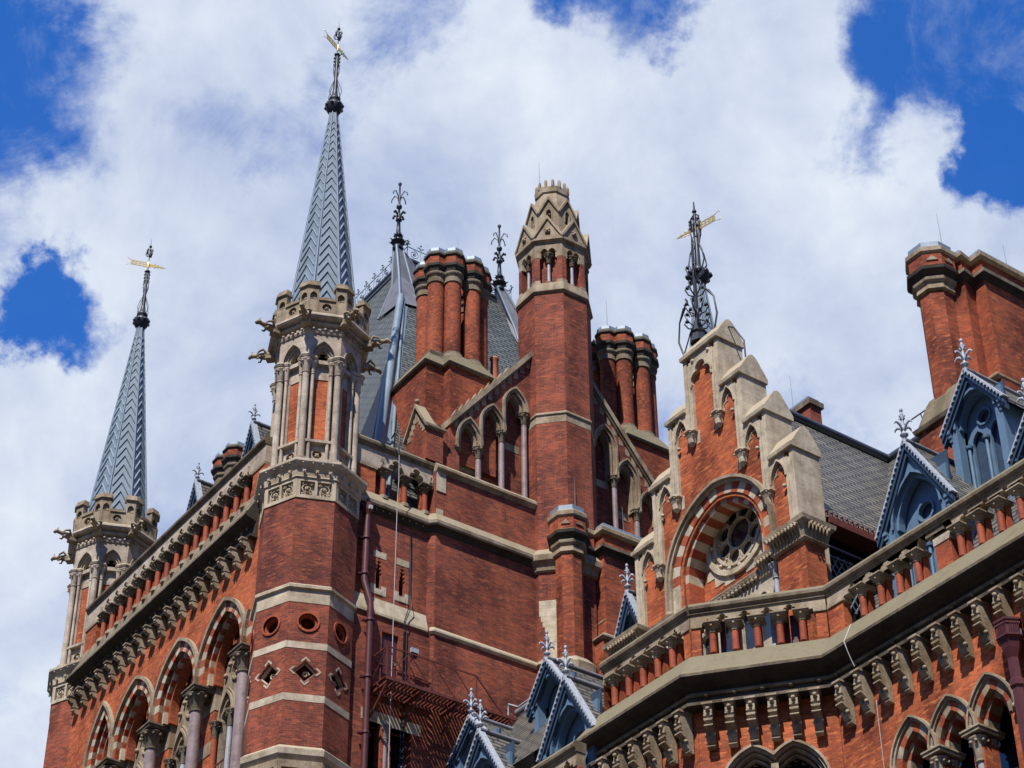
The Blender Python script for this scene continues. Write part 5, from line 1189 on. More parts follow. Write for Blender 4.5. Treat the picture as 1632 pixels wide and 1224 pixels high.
balustrade(RW, FRR, [1.30 + .705 * k for k in range(4)] + [5.00 + .705 * k for k in range(15)], .02, 16, 0, .70, 0, **kw)
pl = MB(); pl.box(4.15, 4.72, .01, .3, zb2, zt2 - .22, 0); obj('panel', pl, MAT['rubbed_brick'], RW, FRR)
pl = MB(); pl.box(4.12, 4.75, -.01, .31, zt2 - .22, zt2, 0); obj('panel_band', pl, MAT['pale_stone'], RW, FRR)
balustrade(RW, FRM, [.62 + (LM - 1.35) * k / 4 for k in range(5)], .03, LM - .03, 0, .38, .42, **kw)
balustrade(RW, FRL, [.42 + .66 * k for k in range(5)], .0, 3.93, 0, .12, .40, **kw)
# stepped plinth blocks and rail cap over the joints
# ---- walls below
wl = MB(); AR3 = [-1.72, -.40, .92]; zs = 27.25
AR3 = [-1.45, -.10, 1.25]
bot = []
for cx in AR3: bot += [(cx - .50, 20)] + pointed(cx, zs, .50, .86, 9) + [(cx + .50, 20)]
poly = [(-4.03, 20)] + bot + [(12, 20), (12, 30.6), (-4.03, 30.6)]
wl.plate(poly, [], .06, .60); wl.box(-4.03, 12, .06, .6, 0, 20); wl.box(-4.0, 12, 1.6, 1.7, 10, 30)
obj('facade_wall', wl, MAT['brick'], RW, B)
vo, ho, cc, cs = MB(), MB(), MB(), MB()
for cx in AR3:
    pin = pointed(cx, zs, .50, .86, 4); nm = [i % 2 for i in range(len(pin) - 1)]
    vo.strip(pointed(cx, zs, .50, .86, 4), pointed(cx, zs, .74, 1.17, 4), .02, .5, nm); vo.strip(pointed(cx, zs, .36, .66, 4), pointed(cx, zs, .50, .84, 4), .18, .6, [1 - q for q in nm])
    p9 = pointed(cx, zs - .02, .78, 1.24, 8)
    ho.strip(offs(p9, 0), offs(p9, .06), -.10, .08); ho.strip(offs(p9, -.07), offs(p9, 0), -.04, .08)
for x in (-2.22, -.775, .575, 2.02): ho.ball((x, -.06, zs + .0), .10, 6)
for x in (-.775, .575):
    for y in (.12, .52): column(cc, x, y, 20, zs - .85, .12)
    capital(cs, x, .12, zs - .88, zs - .12, .14, ab=False, leaves=8); capital(cs, x, .50, zs - .88, zs - .12, .13, ab=False); cs.box(x - .30, x + .30, -.16, .75, zs - .14, zs - .04); cs.box(x - .33, x + .33, -.19, .78, zs - .05, zs)
for x in (-2.35, 2.25): cs.box(x - .35, x + .22, -.06, .6, zs - .10, zs); capital(cs, x, .3, zs - .88, zs - .12, .14, ab=False); column(cc, x + (.2 if x < 0 else -.2), .3, 20, zs - .85, .10)
obj('striped_arch', vo, [MAT['rubbed_brick'], MAT['stone']], RW, B); obj('hood_mould', ho, MAT['stone'], RW, B); obj('window_column', cc, MAT['pale_granite'], RW, B); obj('column_capital', cs, MAT['stone'], RW, B)
gl = MB(); gl.box(-2.3, 2.1, .95, 1.0, 20, 29); obj('pane', gl, MAT['glass'], RW, B)
gl = MB()
for cx in AR3: gl.box(cx - .04, cx + .04, .86, .94, 20, 28); gl.box(cx - .5, cx + .5, .86, .94, 26.2, 26.3); gl.box(cx + .3, cx + .4, .8, .94, 20, 27)
obj('window_frame', gl, MAT['maroon_paint'], RW, B)
# canted face and projecting face
wm = MB(); A2 = (1.51, 2.60)
def twin(a, h, z0, n=8):
    xm = (A2[0] + A2[1]) / 2; l = [p for p in pointed(A2[0], z0, a, h, n) if p[0] < xm - .02]; r = [(2 * xm - x, z) for x, z in reversed(l)]
    zz = l[-1][1] - .02; return l + [(xm, zz)] + r
wm.plate([(0, 20), (A2[0] - .90, 20)] + twin(.90, 1.25, 27.82) + [(A2[1] + .90, 20), (LM, 20), (LM, 30.6), (0, 30.6)], [], .06, .5); wm.box(0, LM, .06, .5, 0, 20)
obj('canted_wall', wm, MAT['brick'], RW, FRM)
hm = MB(); tw_ = twin(.90, 1.25, 27.82)
hm.strip(tw_, offs(tw_, .07), -.10, .1); hm.strip(offs(tw_, -.07), tw_, -.02, .1); hm.strip(offs(tw_, -.16), offs(tw_, -.09), .10, .3); hm.strip(offs(tw_, -.26), offs(tw_, -.20), .25, .4)
for cx in A2:
    pc = pointed(cx, 27.8, .60, .95, 5)
    for x, z in pc[1:-1]: hm.tube([(x - .06, .38, z - .05), (x + .06, .38, z - .05), (x, .38, z + .06), (x - .06, .38, z - .05)], .016, 4)
xm_ = sum(A2) / 2; hm.box(xm_ - .10, xm_ + .10, -.02, .3, 28.28, 28.52)
obj('hood_mould', hm, MAT['stone'], RW, FRM)
dk = MB(); dk.box(.1, LM - .1, .7, .8, 20, 30); obj('pane', dk, MAT['glass'], RW, FRM)
wb = MB(); wb.plate([(0, 0), (3.95, 0), (3.95, 30.6), (0, 30.6)], [[(1.2, 24)] + pointed(1.75, 27.6, .55, 1.0, 7) + [(2.3, 24)]], .06, .5); wb.box(0.0, .5, .5, 8, 0, 31.9)
obj('projecting_wall', wb, MAT['brick'], RW, FRL)
hm = MB(); p9 = pointed(1.75, 27.6, .66, 1.25, 8); hm.strip(p9, offs(p9, .08), -.08, .1); hm.strip(offs(p9, -.12), p9, -.0, .15); obj('hood_mould', hm, MAT['stone'], RW, FRL)
# terrace deck behind the parapet
dk = MB(); n_ = [(-10.9, 6), (-10.9, -2.1), (-7.15, -2.1), (-4.15, .36), (12, .36), (12, 6)]
dk.add([(x, y, 31.95) for x, y in n_], [tuple(range(6))]); obj('terrace', dk, MAT['roof_lead'], RW, B)
# ---- stepped gable
GX = -9.54; HW_ = [.87, 1.82, 2.80, 3.82]; ZD = [46.08, 44.0, 41.95, 39.98]; CT = [42.45, 40.40, 38.32, 33]; GY = 1.0
G = B.sub(GX, GY); ga = empty('stepped_gable', fr=G, parent=RW)
poly = [(-HW_[3] + .03, 32)]
for k in (3, 2, 1, 0): poly += [(-HW_[k] + .03, ZD[k] - .05)] + ([(-HW_[k - 1] + .03, ZD[k] - .05)] if k else [])
poly += [(-x, z) for x, z in reversed(poly)]
AW, AZ, ARs, AX = 1.88, 37.8, 2.10, .25
hole = [(AX - AW, 36.4)] + pointed(AX, AZ, AW, ARs, 11) + [(AX + AW, 36.4)]
low = [[(cx - .32, 34.0)] + trefoil(cx, 35.05, .32, .6) + [(cx + .32, 34.0)] for cx in (-1.35, -.45, .45, 1.35, 2.1)]
b = MB(); b.plate(poly, [hole], .10, .9); b.prism([(-HW_[3] + .3, 32), (HW_[3] - .3, 32), (HW_[3] - .3, 38), (1, 45), (-1, 45), (-HW_[3] + .3, 38)], 1.02, 1.2)
ring = circ(AX, 39.0, 1.42, 28); b.plate([(-2.0, 36.2), (2.5, 36.2), (2.5, 41.2), (-2.0, 41.2)], [ring], .82, 1.0)
obj('brickwork', b, MAT['brick'], ga, G)
s_ = MB()
for k in range(4):
    h = HW_[k]
    for sg in (-1, 1):
        def bx(m_, xa, xb, *r): x0, x1 = sorted((sg * xa, sg * xb)); m_.box(x0, x1, *r)
        zc = CT[k]; bx(s_, h - .16, h, .0, 1.1, zc + (.55 if k < 3 else 0), ZD[k] - .06)
        bx(s_, h - .27, h - .16, .04, .2, zc + (.55 if k < 3 else 0), ZD[k] - .3); bx(s_, h - .38, h - .27, .0, .2, zc + (.55 if k < 3 else 0), ZD[k] - .3)
        if k < 3:                     # pendant corbel
            cx = sg * (h - .20); s_.lathe([(.03, zc + .0), (.13, zc + .12), (.15, zc + .30), (.20, zc + .42), (.17, zc + .47), (.26, zc + .52), (.26, zc + .58)], 8, (cx, .02), 22.5)
            for q in range(5): s_.ball((cx - .2 + q * .1, -.15, zc + .47), .04, 5)
            bx(s_, h - .50, h - .36, .085, .3, zc + .05, zc + .55)
        if k:                         # half niche on each step
            xi, xo = HW_[k - 1], h - .38; cx = (xi + xo) / 2; a = (xo - xi) / 2; top = ZD[k] - .06; spz = ZD[k] - .95
            ar = pointed(cx, spz, a, .70, 5); ar = ar if sg > 0 else [(-x, z) for x, z in reversed(ar)]
            x0, x1 = sorted((sg * xi, sg * xo)); s_.plate([(x0, spz)] + ar + [(x1, spz), (x1, top), (x0, top)], [], .0, .2)
            s_.mould(ar, .05, -.04, .02); tr = trefoil(cx, spz - .05, a * .98, .62); tr = tr if sg > 0 else [(-x, z) for x, z in reversed(tr)]
            s_.strip(tr, offs(tr, .05), .08, .2); s_.ball((sg * (xo - .1), -.0, spz - .32), .07, 6)
    if k == 0:
        a = h - .38; spz = ZD[0] - 1.35; tr = trefoil(0, spz, a, 1.0, 7)
        s_.plate([(-a, spz)] + tr[1:-1] + [(a, spz), (a, ZD[0] - .06), (-a, ZD[0] - .06)], [], .0, .2); s_.mould(tr, .06, -.05, .02)
        for sg in (-1, 1): s_.ball((sg * a * .8, .02, ZD[0] - .32), .09, 6)
    # saddle coping
    for sg in ((-1, 1) if k else (1,)):
        x0, x1 = sorted((sg * (HW_[k - 1] if k else -h - .06), sg * (h + .06)))
        pr = [(-.10, ZD[k] - .08), (-.12, ZD[k] + .04), (-.04, ZD[k] + .10), (.40, ZD[k] + .78), (.55, ZD[k] + .86), (.70, ZD[k] + .78), (1.15, ZD[k] + .10), (1.15, ZD[k] - .08)]
        n = len(pr); vs = [(x0, y, z) for y, z in pr] + [(x1, y, z) for y, z in pr]
        s_.add(vs, [tuple(range(n - 1, -1, -1)), tuple(range(n, 2 * n))] + [(i, (i + 1) % n, (i + 1) % n + n, i + n) for i in range(n)])
obj('stone_steps', s_, MAT['clean_stone'], ga, G)
rs, rh = MB(), MB(); NV = 10
for w0, w1, y0, y1, ph in ((.12, .46, .06, .5, 0), (-.16, .12, .20, .8, 1)):
    pin = [(AX - AW, 36.4), (AX - AW, 36.75)] + pointed(AX, AZ, AW, ARs, NV) + [(AX + AW, 36.75), (AX + AW, 36.4)]; nm = [(i + ph) % 2 for i in range(len(pin) - 1)]
    rs.strip(offs(pin, w0), offs(pin, w1), y0, y1, nm)
obj('striped_arch', rs, [MAT['rubbed_brick'], MAT['clean_stone']], ga, G)
ph_ = [(AX - AW, 36.9)] + pointed(AX, AZ, AW, ARs, 14) + [(AX + AW, 36.9)]
rh.strip(offs(ph_, .46), offs(ph_, .56), -.04, .2); rh.strip(offs(ph_, .56), offs(ph_, .66), -.12, .2); rh.strip(offs(ph_, .0), offs(ph_, .05), .14, .3)
for sg in (-1, 1): rh.ball((AX + sg * (AW + .56), -.06, 36.85), .14, 7)
obj('hood_mould', rh, MAT['stone'], ga, G)
GR = G.sub(AX, 0); rw = ga; m = MB(); RZ = 39.0
def ringm(mb, r0, r1, y0, y1, n=28): mb.strip(circ(0, RZ, r0, n) + [circ(0, RZ, r0, n)[0]], circ(0, RZ, r1, n) + [circ(0, RZ, r1, n)[0]], y0, y1)
ringm(m, 1.16, 1.32, .72, 1.0); ringm(m, 1.02, 1.16, .84, 1.05); ringm(m, .94, 1.02, .78, 1.05)
for k in range(16): a = k * math.pi / 8; m.ball((1.09 * math.cos(a), .80, RZ + 1.09 * math.sin(a)), .075, 6)
for k in range(4):                    # long and short blocks round the ring
    a0 = k * 90 + 45
    for d_ in (-26, -9, 9, 26): a = R_(a0 + d_); r0, r1 = 1.3, 1.62 - abs(d_) * .006; cx, cz = (r0 + r1) / 2 * math.cos(a), (r0 + r1) / 2 * math.sin(a); m.box(cx - .21, cx + .21, .80, .9, RZ + cz - .16, RZ + cz + .16)
pet = [circ(.68 * math.cos(k * math.pi / 4 + .39), RZ + .68 * math.sin(k * math.pi / 4 + .39), .225, 12) for k in range(8)]
m.plate(circ(0, RZ, .96, 28), [circ(0, RZ, .45, 16)] + pet, .90, 1.05); ringm(m, .45, .49, .86, .95, 16)
for p_ in pet: m.strip(p_ + [p_[0]], offs(p_ + [p_[0]], -.035), .87, .92)
for k in range(8): a = k * math.pi / 4; m.ball((.84 * math.cos(a), .88, RZ + .84 * math.sin(a)), .05, 5)
m.v = [(x * 1.11, y, RZ + (z - RZ) * 1.11) for x, y, z in m.v]; obj('rose_window', m, MAT['clean_stone'], rw, GR)
m = MB(); m.box(-1.2, 1.2, .985, 1.01, RZ - 1.1, RZ + 1.1); obj('rose_pane', m, MAT['glass'], rw, GR)
# sill, bands, angle piers
st = MB()
st.run([(-1.95, .02), (2.0, .02)], [(-.85, 35.98), (.02, 36.0), (.05, 36.10), (.16, 36.20), (.20, 36.34), (.10, 36.44), (-.8, 36.62)])
for k in range(22): st.ball((-1.85 + k * .178, -.12, 36.12), .075, 5)
band = [(-.1, 36.0), (.04, 36.0), (.10, 36.06), (.05, 36.12), (.12, 36.45), (.24, 36.58), (.26, 36.72), (.1, 36.80), (-.1, 36.86)]
for sg in (-1, 1):
    pth = [(AW + .12, .0), (3.20, .0), (3.20, -.50), (4.47, -.50), (4.47, .32), (3.85, .32)]
    pth = pth if sg > 0 else [(-x, y) for x, y in reversed(pth)]
    st.run(pth, band)
    def leaf(x, y, nx, ny):
        st.tube([(x + nx * .04, y + ny * .04, 36.08), (x + nx * .08, y + ny * .08, 36.30), (x + nx * .20, y + ny * .20, 36.52), (x + nx * .28, y + ny * .28, 36.50), (x + nx * .27, y + ny * .27, 36.42)], [.035, .05, .06, .05, .03], 5)
    for q in range(26):
        x = AW + .2 + q / 25 * 3.4
        if x < 3.15: leaf(sg * x, 0, 0, -1)
        elif x < 4.5: leaf(sg * x, -.50, 0, -1)
    for q in range(6): leaf(sg * 4.47, -.44 + q * .14, sg, 0)
for q in range(22): st.tube([(-1.85 + q * .178, .0, 36.02), (-1.85 + q * .178, -.10, 36.14), (-1.85 + q * .178, -.20, 36.22)], [.04, .055, .03], 5)
obj('carved_band', st, MAT['stone'], ga, G)
pr = MB()
for sg in (-1, 1):
    pth = [(3.25, .6), (3.25, -.48), (4.43, -.48), (4.43, .30), (3.82, .30), (3.82, 1.1)]
    pth = [(sg * x, y) for x, y in pth]; pth = pth if sg > 0 else pth[::-1]
    n = len(pth); pr.add([(x, y, z) for z in (31.9, 36.05) for x, y in pth], [(i, (i + 1) % n, (i + 1) % n + n, i + n) for i in range(n)]); pr.add([(x, y, 36.8) for x, y in pth], [tuple(range(n))])
obj('angle_pier', pr, MAT['brick'], ga, G)
lw = MB()
lw.plate([(-3.2, 32), (3.2, 32), (3.2, 36.02), (-3.2, 36.02)], low, -.02, .09)
for cx in (-1.35, -.45, .45, 1.35, 2.1): lw.mould(trefoil(cx, 35.05, .32, .6), .05, -.08, -.01)
lw.prism([(2.6, 34.9), (3.2, 34.9), (3.2, 35.0), (2.6, 35.0)], -.2, 0)
obj('window_tracery', lw, MAT['clean_stone'], ga, G)
lw = MB(); lw.box(-3, 3, .085, .098, 33, 35.9); obj('window_pane', lw, MAT['glass'], ga, G)
lw = MB(); capital(lw, 2.95, -.3, 35.5, 35.98, .10, n=8); base(lw, 2.95, -.3, 33, .2, .1); column(lw, 2.95, -.3, 32, 35.55, .09); obj('angle_shaft', lw, MAT['pale_granite'], ga, G)
# roof behind the gable, main roof, ridge rolls
r = MB(); ex, ez = 3.70, 37.9; rz = 44.9
for sg in (-1, 1):
    vs = [(sg * ex, .5, ez), (sg * ex, 9.5, ez), (0, 9.5, rz), (0, .5, rz)]; r.add(vs, [(0, 1, 2, 3) if sg > 0 else (3, 2, 1, 0)])
obj('gable_roof', r, MAT['grey_slate'], RW, G)
r = MB(); r.tube([(0, .9, rz + .05), (0, 8.4, rz + .05)], .20, 12); obj('ridge_roll', r, MAT['dark_lead'], RW, G)
r = MB(); r.tube([(-.3, 8.45, rz + .05), (16, 8.45, rz + .05)], .22, 12); obj('ridge_roll', r, MAT['dark_lead'], RW, G)
r = MB(); r.add([(3.6, 3.8, 38.0), (20, 3.8, 38.0), (20, 8.4, rz), (0, 8.4, rz)], [(0, 1, 2, 3)]); r.add([(6.3, 1.47, 34.5), (20, 1.47, 34.5), (20, 3.8, 38.0), (6.3, 3.8, 38.0)], [(0, 1, 2, 3)]); r.add([(4.95, .25, 31.9), (20, .25, 31.9), (20, 1.47, 34.5), (4.95, 1.47, 34.5)], [(0, 1, 2, 3)])
obj('main_roof', r, MAT['grey_slate'], RW, G)
r = MB(); r.box(ex - .9, ex + .1, 1.3, 8, ez - .25, ez - .02)
for k in range(22):
    y = 1.2 + k * .21; r.tube([(ex + .06, y, ez - .1), (ex + .10, y, ez + .18)], [.035, .012], 4); r.ball((ex + .08, y, ez + .12), .055, 5); r.tube([(ex + .06, y - .09, ez + .02), (ex + .08, y, ez + .12), (ex + .06, y + .09, ez + .02)], .02, 4)
obj('eaves_cresting', r, MAT['red_iron'], RW, G)
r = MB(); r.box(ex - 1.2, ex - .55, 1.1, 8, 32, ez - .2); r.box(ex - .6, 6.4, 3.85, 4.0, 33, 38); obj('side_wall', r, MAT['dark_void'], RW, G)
r = MB()
for k in range(16):
    y = 1.0 + k * .26
    for s in (-1, 1): r.bar((ex - .50, y, 35.2 if s > 0 else 37.0), (ex - .50, y + 1.1, 37.0 if s > 0 else 35.2), .03, .03)
r.bar((ex - .45, 1.0, 37.25), (ex - .45, 6, 37.25), .05, .05); r.bar((ex - .45, 1.0, 36.9), (ex - .45, 6, 36.9), .03, .03)
obj('iron_lattice', r, MAT['zinc'], RW, G)
# rails along the main ridge
rr = MB(); rr.tube([(.8, 8.1, rz + .75), (5, 8.1, rz + .75)], .03, 5)
for x in (1.0, 2.0, 3.0, 4.0): rr.tube([(x, 8.3, rz + .1), (x, 8.1, rz + .75)], .025, 5)
o = obj('roof_handrail', rr, MAT['steel'], None, G); tag(o, 'thin grey handrail over the slate ridge left of the tall chimney', 'handrail')
# iron cresting on the gable top
ic = MB(); 
ic.lathe([(.30, 46.85), (.26, 47.2), (.32, 47.25), (.20, 47.35), (.12, 47.8), (.08, 47.9), (.06, 50.0), (.05, 50.9), (.015, 51.6)], 8, (-.55, .5), sm=False)
for z, r_, n in ((47.5, .5, 6), (48.1, .42, 6), (48.9, .36, 5), (49.7, .28, 4)):
    for k in range(n):
        a = k * 2 * math.pi / n + z; c_, d_ = math.cos(a), math.sin(a)
        ic.tube([(-.55 + .08 * c_, .5 + .08 * d_, z), (-.55 + r_ * .7 * c_, .5 + r_ * .7 * d_, z + .12), (-.55 + r_ * c_, .5 + r_ * d_, z + .38), (-.55 + r_ * .75 * c_, .5 + r_ * .75 * d_, z + .52), (-.55 + r_ * .6 * c_, .5 + r_ * .6 * d_, z + .36)], .028, 4)
        ic.ball((-.55 + r_ * .78 * c_, .5 + r_ * .78 * d_, z + .44), .075, 5)
for sg, q in ((1, 1.0), (-1, 1.0)):
    ic.tube([(-.55 + sg * .75, .5, 46.7), (-.55 + sg * 1.0 * q, .5, 47.5), (-.55 + sg * .9, .5, 48.3), (-.55 + sg * .62, .5, 48.75)], [.035, .035, .03, .06], 5); ic.tube([(-.55 + sg * .75, .5, 46.9), (-.55 + sg * .35, .5, 47.6), (-.55, .5, 47.9)], .028, 4)
    ic.tube([(-.55 + sg * .62, .5, 48.75), (-.55 + sg * .45, .5, 48.95), (-.55 + sg * .52, .5, 49.1)], .04, 5)
obj('iron_crest', ic, MAT['iron'], ga, G)
gx = Fr(G.w(-.55, .5), 0); make_vane(ga, gx, 330, 49.6, .6, 'iron')
ic = MB(); ic.tube([(.55, .5, 46.9), (1.2, .5, 46.4), (1.62, .5, 45.6), (1.63, .5, 44.8)], .03, 5); obj('iron_stay', ic, MAT['iron'], ga, G)
# slim lead spirelet behind the gable carrying a gilded vane
x, z = B.at(1127, 500, 6.0); g = B.sub(x, 6.0)
sp = empty('spirelet', 'slim grey lead spirelet with black iron knob and gilded vane behind the stepped gable', 'spirelet', g)
top = zz = None
zk = B.at(1114, 442, 6.0)[1]; zt_v = B.at(1106, 366, 6.0)[1]; zend = B.at(1102, 325, 6.0)[1]; xk = B.at(1114, 442, 6.0)[0]
g = B.sub(xk, 6.0); sp.matrix_basis = g.M; WM[sp] = g.M
m = MB(); m.lathe([(1.1, zk - 9), (.20, zk - .4)], 8); obj('lead_spire', m, MAT['spire_lead'], sp, g)
m = MB()
for k in range(8): m.tube([(1.1 * math.cos(k * .785), 1.1 * math.sin(k * .785), zk - 9), (.2 * math.cos(k * .785), .2 * math.sin(k * .785), zk - .4)], [.05, .03], 5)
obj('hip_roll', m, MAT['roll_lead'], sp, g)
m = MB(); m.lathe([(.18, zk - .45), (.34, zk - .2), (.46, zk), (.44, zk + .12), (.24, zk + .22), (.28, zk + .34), (.12, zk + .5), (.08, zt_v), (.03, zend)], 12, sm=True)
for k in range(8): m.ball((.42 * math.cos(k * .785), .42 * math.sin(k * .785), zk + .05), .12, 6)
for k in range(5):
    a = k * 1.257; c_, d_ = math.cos(a), math.sin(a)
    m.tube([(.2 * c_, .2 * d_, zk + .3), (.36 * c_, .36 * d_, zk + .7), (.28 * c_, .28 * d_, zk + 1.2), (.1 * c_, .1 * d_, zk + 1.7), (.2 * c_, .2 * d_, zk + 2.2), (.24 * c_, .24 * d_, zk + 2.7), (.1 * c_, .1 * d_, zk + 2.95)], .035, 4)
    for q in (2.5, 2.85): m.ball((.2 * c_, .2 * d_, zk + q), .07, 5)
m.ball((0, 0, zt_v - .45), .12, 8); m.ball((0, 0, zend - .5), .10, 8)
m.tube([(-.03, 0, zend - .6), (-.2, 0, zend - .75), (-.26, 0, zend - 1.0), (-.18, 0, zend - 1.2), (0, 0, zend - 1.3)], [.02, .05, .06, .05, .02], 5)
m.tube([(0, 0, zend - 1.3), (.18, 0, zend - 1.25), (.2, 0, zend - 1.05), (.08, 0, zend - .98), (.22, 0, zend - .85), (.1, 0, zend - .72)], .04, 5)
obj('iron_finial', m, MAT['iron'], sp, g); make_vane(sp, Fr(g.o, 0), 312, zt_v, .95)
# ---- dormers on the right
def at_d(x, y, d): return B.at(x, y, d)
def place_dormer(apx, el, er, d, dep, fs=1., name='dormer', zb=None, parent=None):
    ax, az = B.at(*apx, d); lx, lz = B.at(*el, d); rx, rz_ = B.at(*er, d)
    hw = (rx - lx) / 2; return dormer(parent or RW, B.sub((lx + rx) / 2, d), hw, (lz + rz_) / 2, az, dep, fs=fs, zb=zb)
place_dormer((1450, 703), (1405, 855), (1520, 783), 1.6, 4.2, 1.25, zb=31.9)
place_dormer((1541, 594), (1507, 690), (1602, 635), 3.0, 4.5, 1.25, zb=34.5)
place_dormer((1648, 655), (1616, 733), (1690, 690), 2.0, 4.2, 1.2, zb=33)
place_dormer((1004, 945), (984, 1035), (1030, 1000), 1.7, 3, 1.15, zb=32)
CHK = stack_frame = B.sub(0, 0)
# tall octagonal chimney and block
cx, _ = B.at(1494, 478, 6.0); zt = B.at(1480, 388, 6.0 - .6)[1]
CF = B.sub(cx - .05, 6.0, -90); _p = [CF.hz(x, y, zt + .12) for x, y in ((1508, 401), (1519.5, 403), (1528, 397), (1543, 409), (1560, 396))]; ch = corner_stack(RW, CF, 0, 0, 40, zt, .57, 6.0, pth_=[(_p[0][0], .6)] + _p + [(_p[-1][0] + 2.3, _p[-1][1]), (_p[-1][0] + 2.3, _p[-1][1] + .2), (_p[-1][0] + 2.7, _p[-1][1] + .2), (_p[-1][0] + 2.7, _p[-1][1] - .25), (_p[-1][0] + 6, _p[-1][1] - .25), (_p[-1][0] + 6, .6)])
bs = MB(); bs.box(cx - .9, cx + 1.2, 5.2, 12, 36, 41.35); bs.v = bs.v; obj('base_block', bs, MAT['chimney_brick'], ch, B)
bs = MB(); bs.run([(cx - .9, 8), (cx - .9, 5.2), (cx + 1.2, 5.2), (cx + 1.2, 12)], [(-.5, 41.25), (.10, 41.25), (.14, 41.38), (0, 41.48), (-.25, 42.3), (-.34, 42.5), (-.6, 42.5)]); obj('weathering', bs, MAT['old_stone'], ch, B)
bs, bc = MB(), MB(); ux, uz = CF.at(1588, 549, -.80)
for (qx, qy, dy_) in ((1588, 566, -.95), (1590, 598, -1.15)):
    u, z1 = CF.at(qx, qy, dy_); bs.box(u, u + 3, dy_, .4, z1 - 2.5, z1 - .12); bc.run([(u, .4), (u, dy_), (u + 3, dy_)], [(-.2, z1 - .14), (.04, z1 - .14), (.12, z1 - .05), (.12, z1 + .02), (-.1, z1 + .25), (-.2, z1 + .25)])
obj('offset_block', bs, MAT['chimney_brick'], ch, CF); obj('offset_coping', bc, MAT['stone'], ch, CF)
for i, (px_, py_, d, h) in enumerate(((1503, 398, 6.2, 1.6), (1607, 432, 8.8, 1.2), (1263, 636, 14, 1.2))):
    x, z = B.at(px_, py_, d); m = MB(); m.tube([(x, d, z - .6), (x - .03, d, z + h)], [.02, .008], 4); o = obj('lightning_rod', m, MAT['steel'], None, B)
    tag(o, ('needle rod beside the octagonal cap of the tall right chimney', 'needle rod at the far right end of the tall chimney block', 'tiny rod on the low chimney behind the stepped gable')[i], 'lightning rod', 'lightning rods on the roofs')
# low chimney seen over the ridge
x0, z0 = B.at(1247, 640, 14); x1, z1 = B.at(1308, 672, 14)
bk = empty('chimney_stack', fr=B, parent=RW); m = MB(); m.box(x0 + .1, x1 - .5, 14, 14.6, 40, z0 - 1.0); obj('flue_shaft', m, MAT['dark_brick'], bk, B)
m = MB(); m.box(x0, x1 - .4, 13.9, 14.7, z0 - 1.05, z0 - .8); obj('chimney_cap', m, MAT['old_stone'], bk, B); m = MB(); m.box(x0 + .15, x1 - .55, 14, 14.6, z0 - .8, z0 - .6); obj('zinc_capping', m, MAT['zinc'], bk, B)
# ================================================================== link range with paired dormers, lower left of the bay
LK = empty('link_range', 'low slate roofed link with two pairs of blue timber dormers below the brick flank', 'building', B)
YF_, YBk = -2.7, -1.3
place_dormer((908, 1080), (866, 1207), (951, 1158), YF_, 3.4, 1.15, zb=28, parent=LK)
place_dormer((876, 1052), (847, 1132), (906, 1088), YBk, 3.0, 1.1, zb=29, parent=LK)
place_dormer((768, 1167), (728, 1290), (810, 1242), YF_, 3.4, 1.15, zb=28, parent=LK)
place_dormer((757, 1142), (722, 1216), (786, 1176), YBk - .5, 3.0, 1.1, zb=29, parent=LK)
place_dormer((640, 1222), (600, 1300), (680, 1270), -3.2, 3.0, 1.15, zb=26, parent=LK)
# finial tops peep between the pairs
a = B.at(806, 1151, .4); m = MB(); m.tube([(-19.0, .4, a[1]), (-16.2, .4, a[1])], .16, 10); obj('ridge_roll', m, MAT['roof_lead'], LK, B)
m = MB(); m.add([(-19.2, -2.2, a[1] - 4.0), (-12.6, -2.2, a[1] - 4.0), (-15.6, .4, a[1]), (-19.2, .4, a[1])], [(0, 1, 2, 3)]); obj('slate_roof', m, MAT['grey_slate'], LK, B)
m = MB(); m.box(-19.5, -11.1, -3.2, -2.4, 0, 29.2); obj('facade_wall', m, MAT['brick'], LK, B)
FRK = B.sub(-19.4, -3.35)
zr_ = B.at(940, 1167, -3.35)[1]
m = MB(); m.run([(-19.5, -3.2), (-11.05, -3.2)], [(o_, z - (33.73 - zr_)) for o_, z in CP]); obj('cornice', m, MAT['stone'], LK, B)
dz = 33.73 - zr_
cm3 = []
for q in cm2:
    q2 = q.copy(); cm3.append(q2)
    for v in q2.vertices: v.co.z -= dz
balustrade(LK, FRK, [.5 + .705 * k for k in range(11)], 0, 8.3, 0, .2, .2, zr=33.73 - dz, meshes=cm3, zt=zt2 - dz, mat='stone', rise=.26, zb=zb2 - dz, mo=False)
hr = MB()
def hp_(x, y): q = B.at(x, y, 0.1); return (q[0], .1, q[1])
hr.tube([hp_(810, 1146), hp_(811, 1122), hp_(826, 1127), hp_(853, 1108)], .035, 5)
o = obj('roof_handrail', hr, MAT['white_paint'], None, B); tag(o, 'bent white handrail rising from the slate ridge left of the blue dormers', 'handrail')
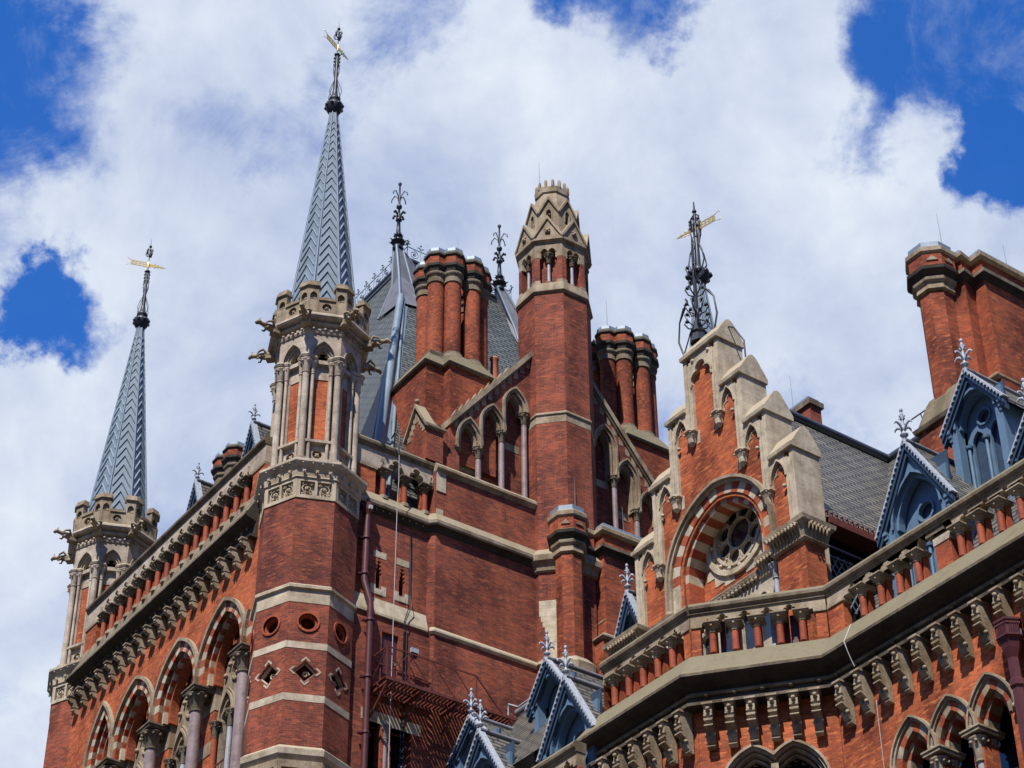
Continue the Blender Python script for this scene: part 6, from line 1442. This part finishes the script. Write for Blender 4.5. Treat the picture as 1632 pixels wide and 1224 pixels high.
# ---- rainwater head and pipe on the right edge, cable on the parapet
hx, hz_ = B.at(1606, 1010, -.28)
dp = empty('drainpipe', 'maroon drainpipe with ornate ribbed rainwater head at the right edge', 'drainpipe', B)
m = MB(); m.lathe([(.13, hz_ - .75), (.24, hz_ - .45), (.30, hz_ - .2), (.34, hz_ - .18), (.34, hz_ + .22), (.38, hz_ + .26), (.38, hz_ + .32)], 6, (hx, -.22), 0)
for k in range(6):
    g = ffr(B.sub(hx, -.22), .345, k * 60 + 30, 6); p = MB()
    for q in range(6): p.bar((-.12 + q * .045, -.01, hz_ - .12), (-.06 + q * .045, -.01, hz_ + .16), .012, .012)
    p.box(-.17, .17, -.02, .01, hz_ - .17, hz_ - .12); p.box(-.17, .17, -.02, .01, hz_ + .16, hz_ + .21); m.join(p, rel(B, g))
obj('rainwater_head', m, MAT['maroon_paint'], dp, B)
m = MB(); m.lathe([(.15, 10), (.15, hz_ - .7)], 6, (hx, -.22), 0); m.lathe([(.15, hz_ - 1.5), (.20, hz_ - 1.46), (.20, hz_ - 1.3), (.15, hz_ - 1.26)], 6, (hx, -.22), 0); obj('tube', m, MAT['maroon_paint'], dp, B)
def cbl(x, y, d): q = B.at(x, y, d); return (q[0], d, q[1])
m = MB(); m.tube([cbl(1356, 995, -.05), cbl(1350, 1010, -.35), cbl(1345, 1022, -.64), cbl(1350, 1036, -.60), cbl(1356, 1050, -.50), cbl(1362, 1062, -.44)], .014, 5)
o = obj('loose_cable', m, MAT['white_cable'], None, B); tag(o, 'loose white cable dangling over the stone ledge at the inner corner of the parapet', 'cable')
m = MB(); q = [FRR.at(1395, 1115, -.05), FRR.at(1402, 1190, -.05)]; m.tube([(q[0][0], -.02, q[0][1]), (q[0][0], -.02, 15)], .012, 4); o = obj('lightning_tape', m, MAT['white_cable'], None, FRR); tag(o, 'hairline pale conductor tape running down brick right of the canted corner', 'cable')
# posts seen between the colonnettes of the canted face
pm, pw = MB(), MB()
for k, x in enumerate((.75, 1.2, 1.75, 2.2, 2.55)): (pm if k % 2 == 0 else pw).box(x, x + .16, .55, .7, 31.95, 33.6)
pm.box(2.75, 3.2, .5, .7, 31.95, 33.25); obj('door_frame', pm, MAT['maroon_paint'], RW, FRM); obj('window_post', pw, MAT['white_paint'], RW, FRM)
# ================================================================== ground
gm = MB(); gm.add([(-3000, -3000, 0), (3000, -3000, 0), (3000, 3000, 0), (-3000, 3000, 0)], [(0, 1, 2, 3)])
plain('asphalt', (.045, .044, .044), .9, 0, .2, 1.5)
tag(obj('ground', gm, MAT['asphalt']), kind='structure')
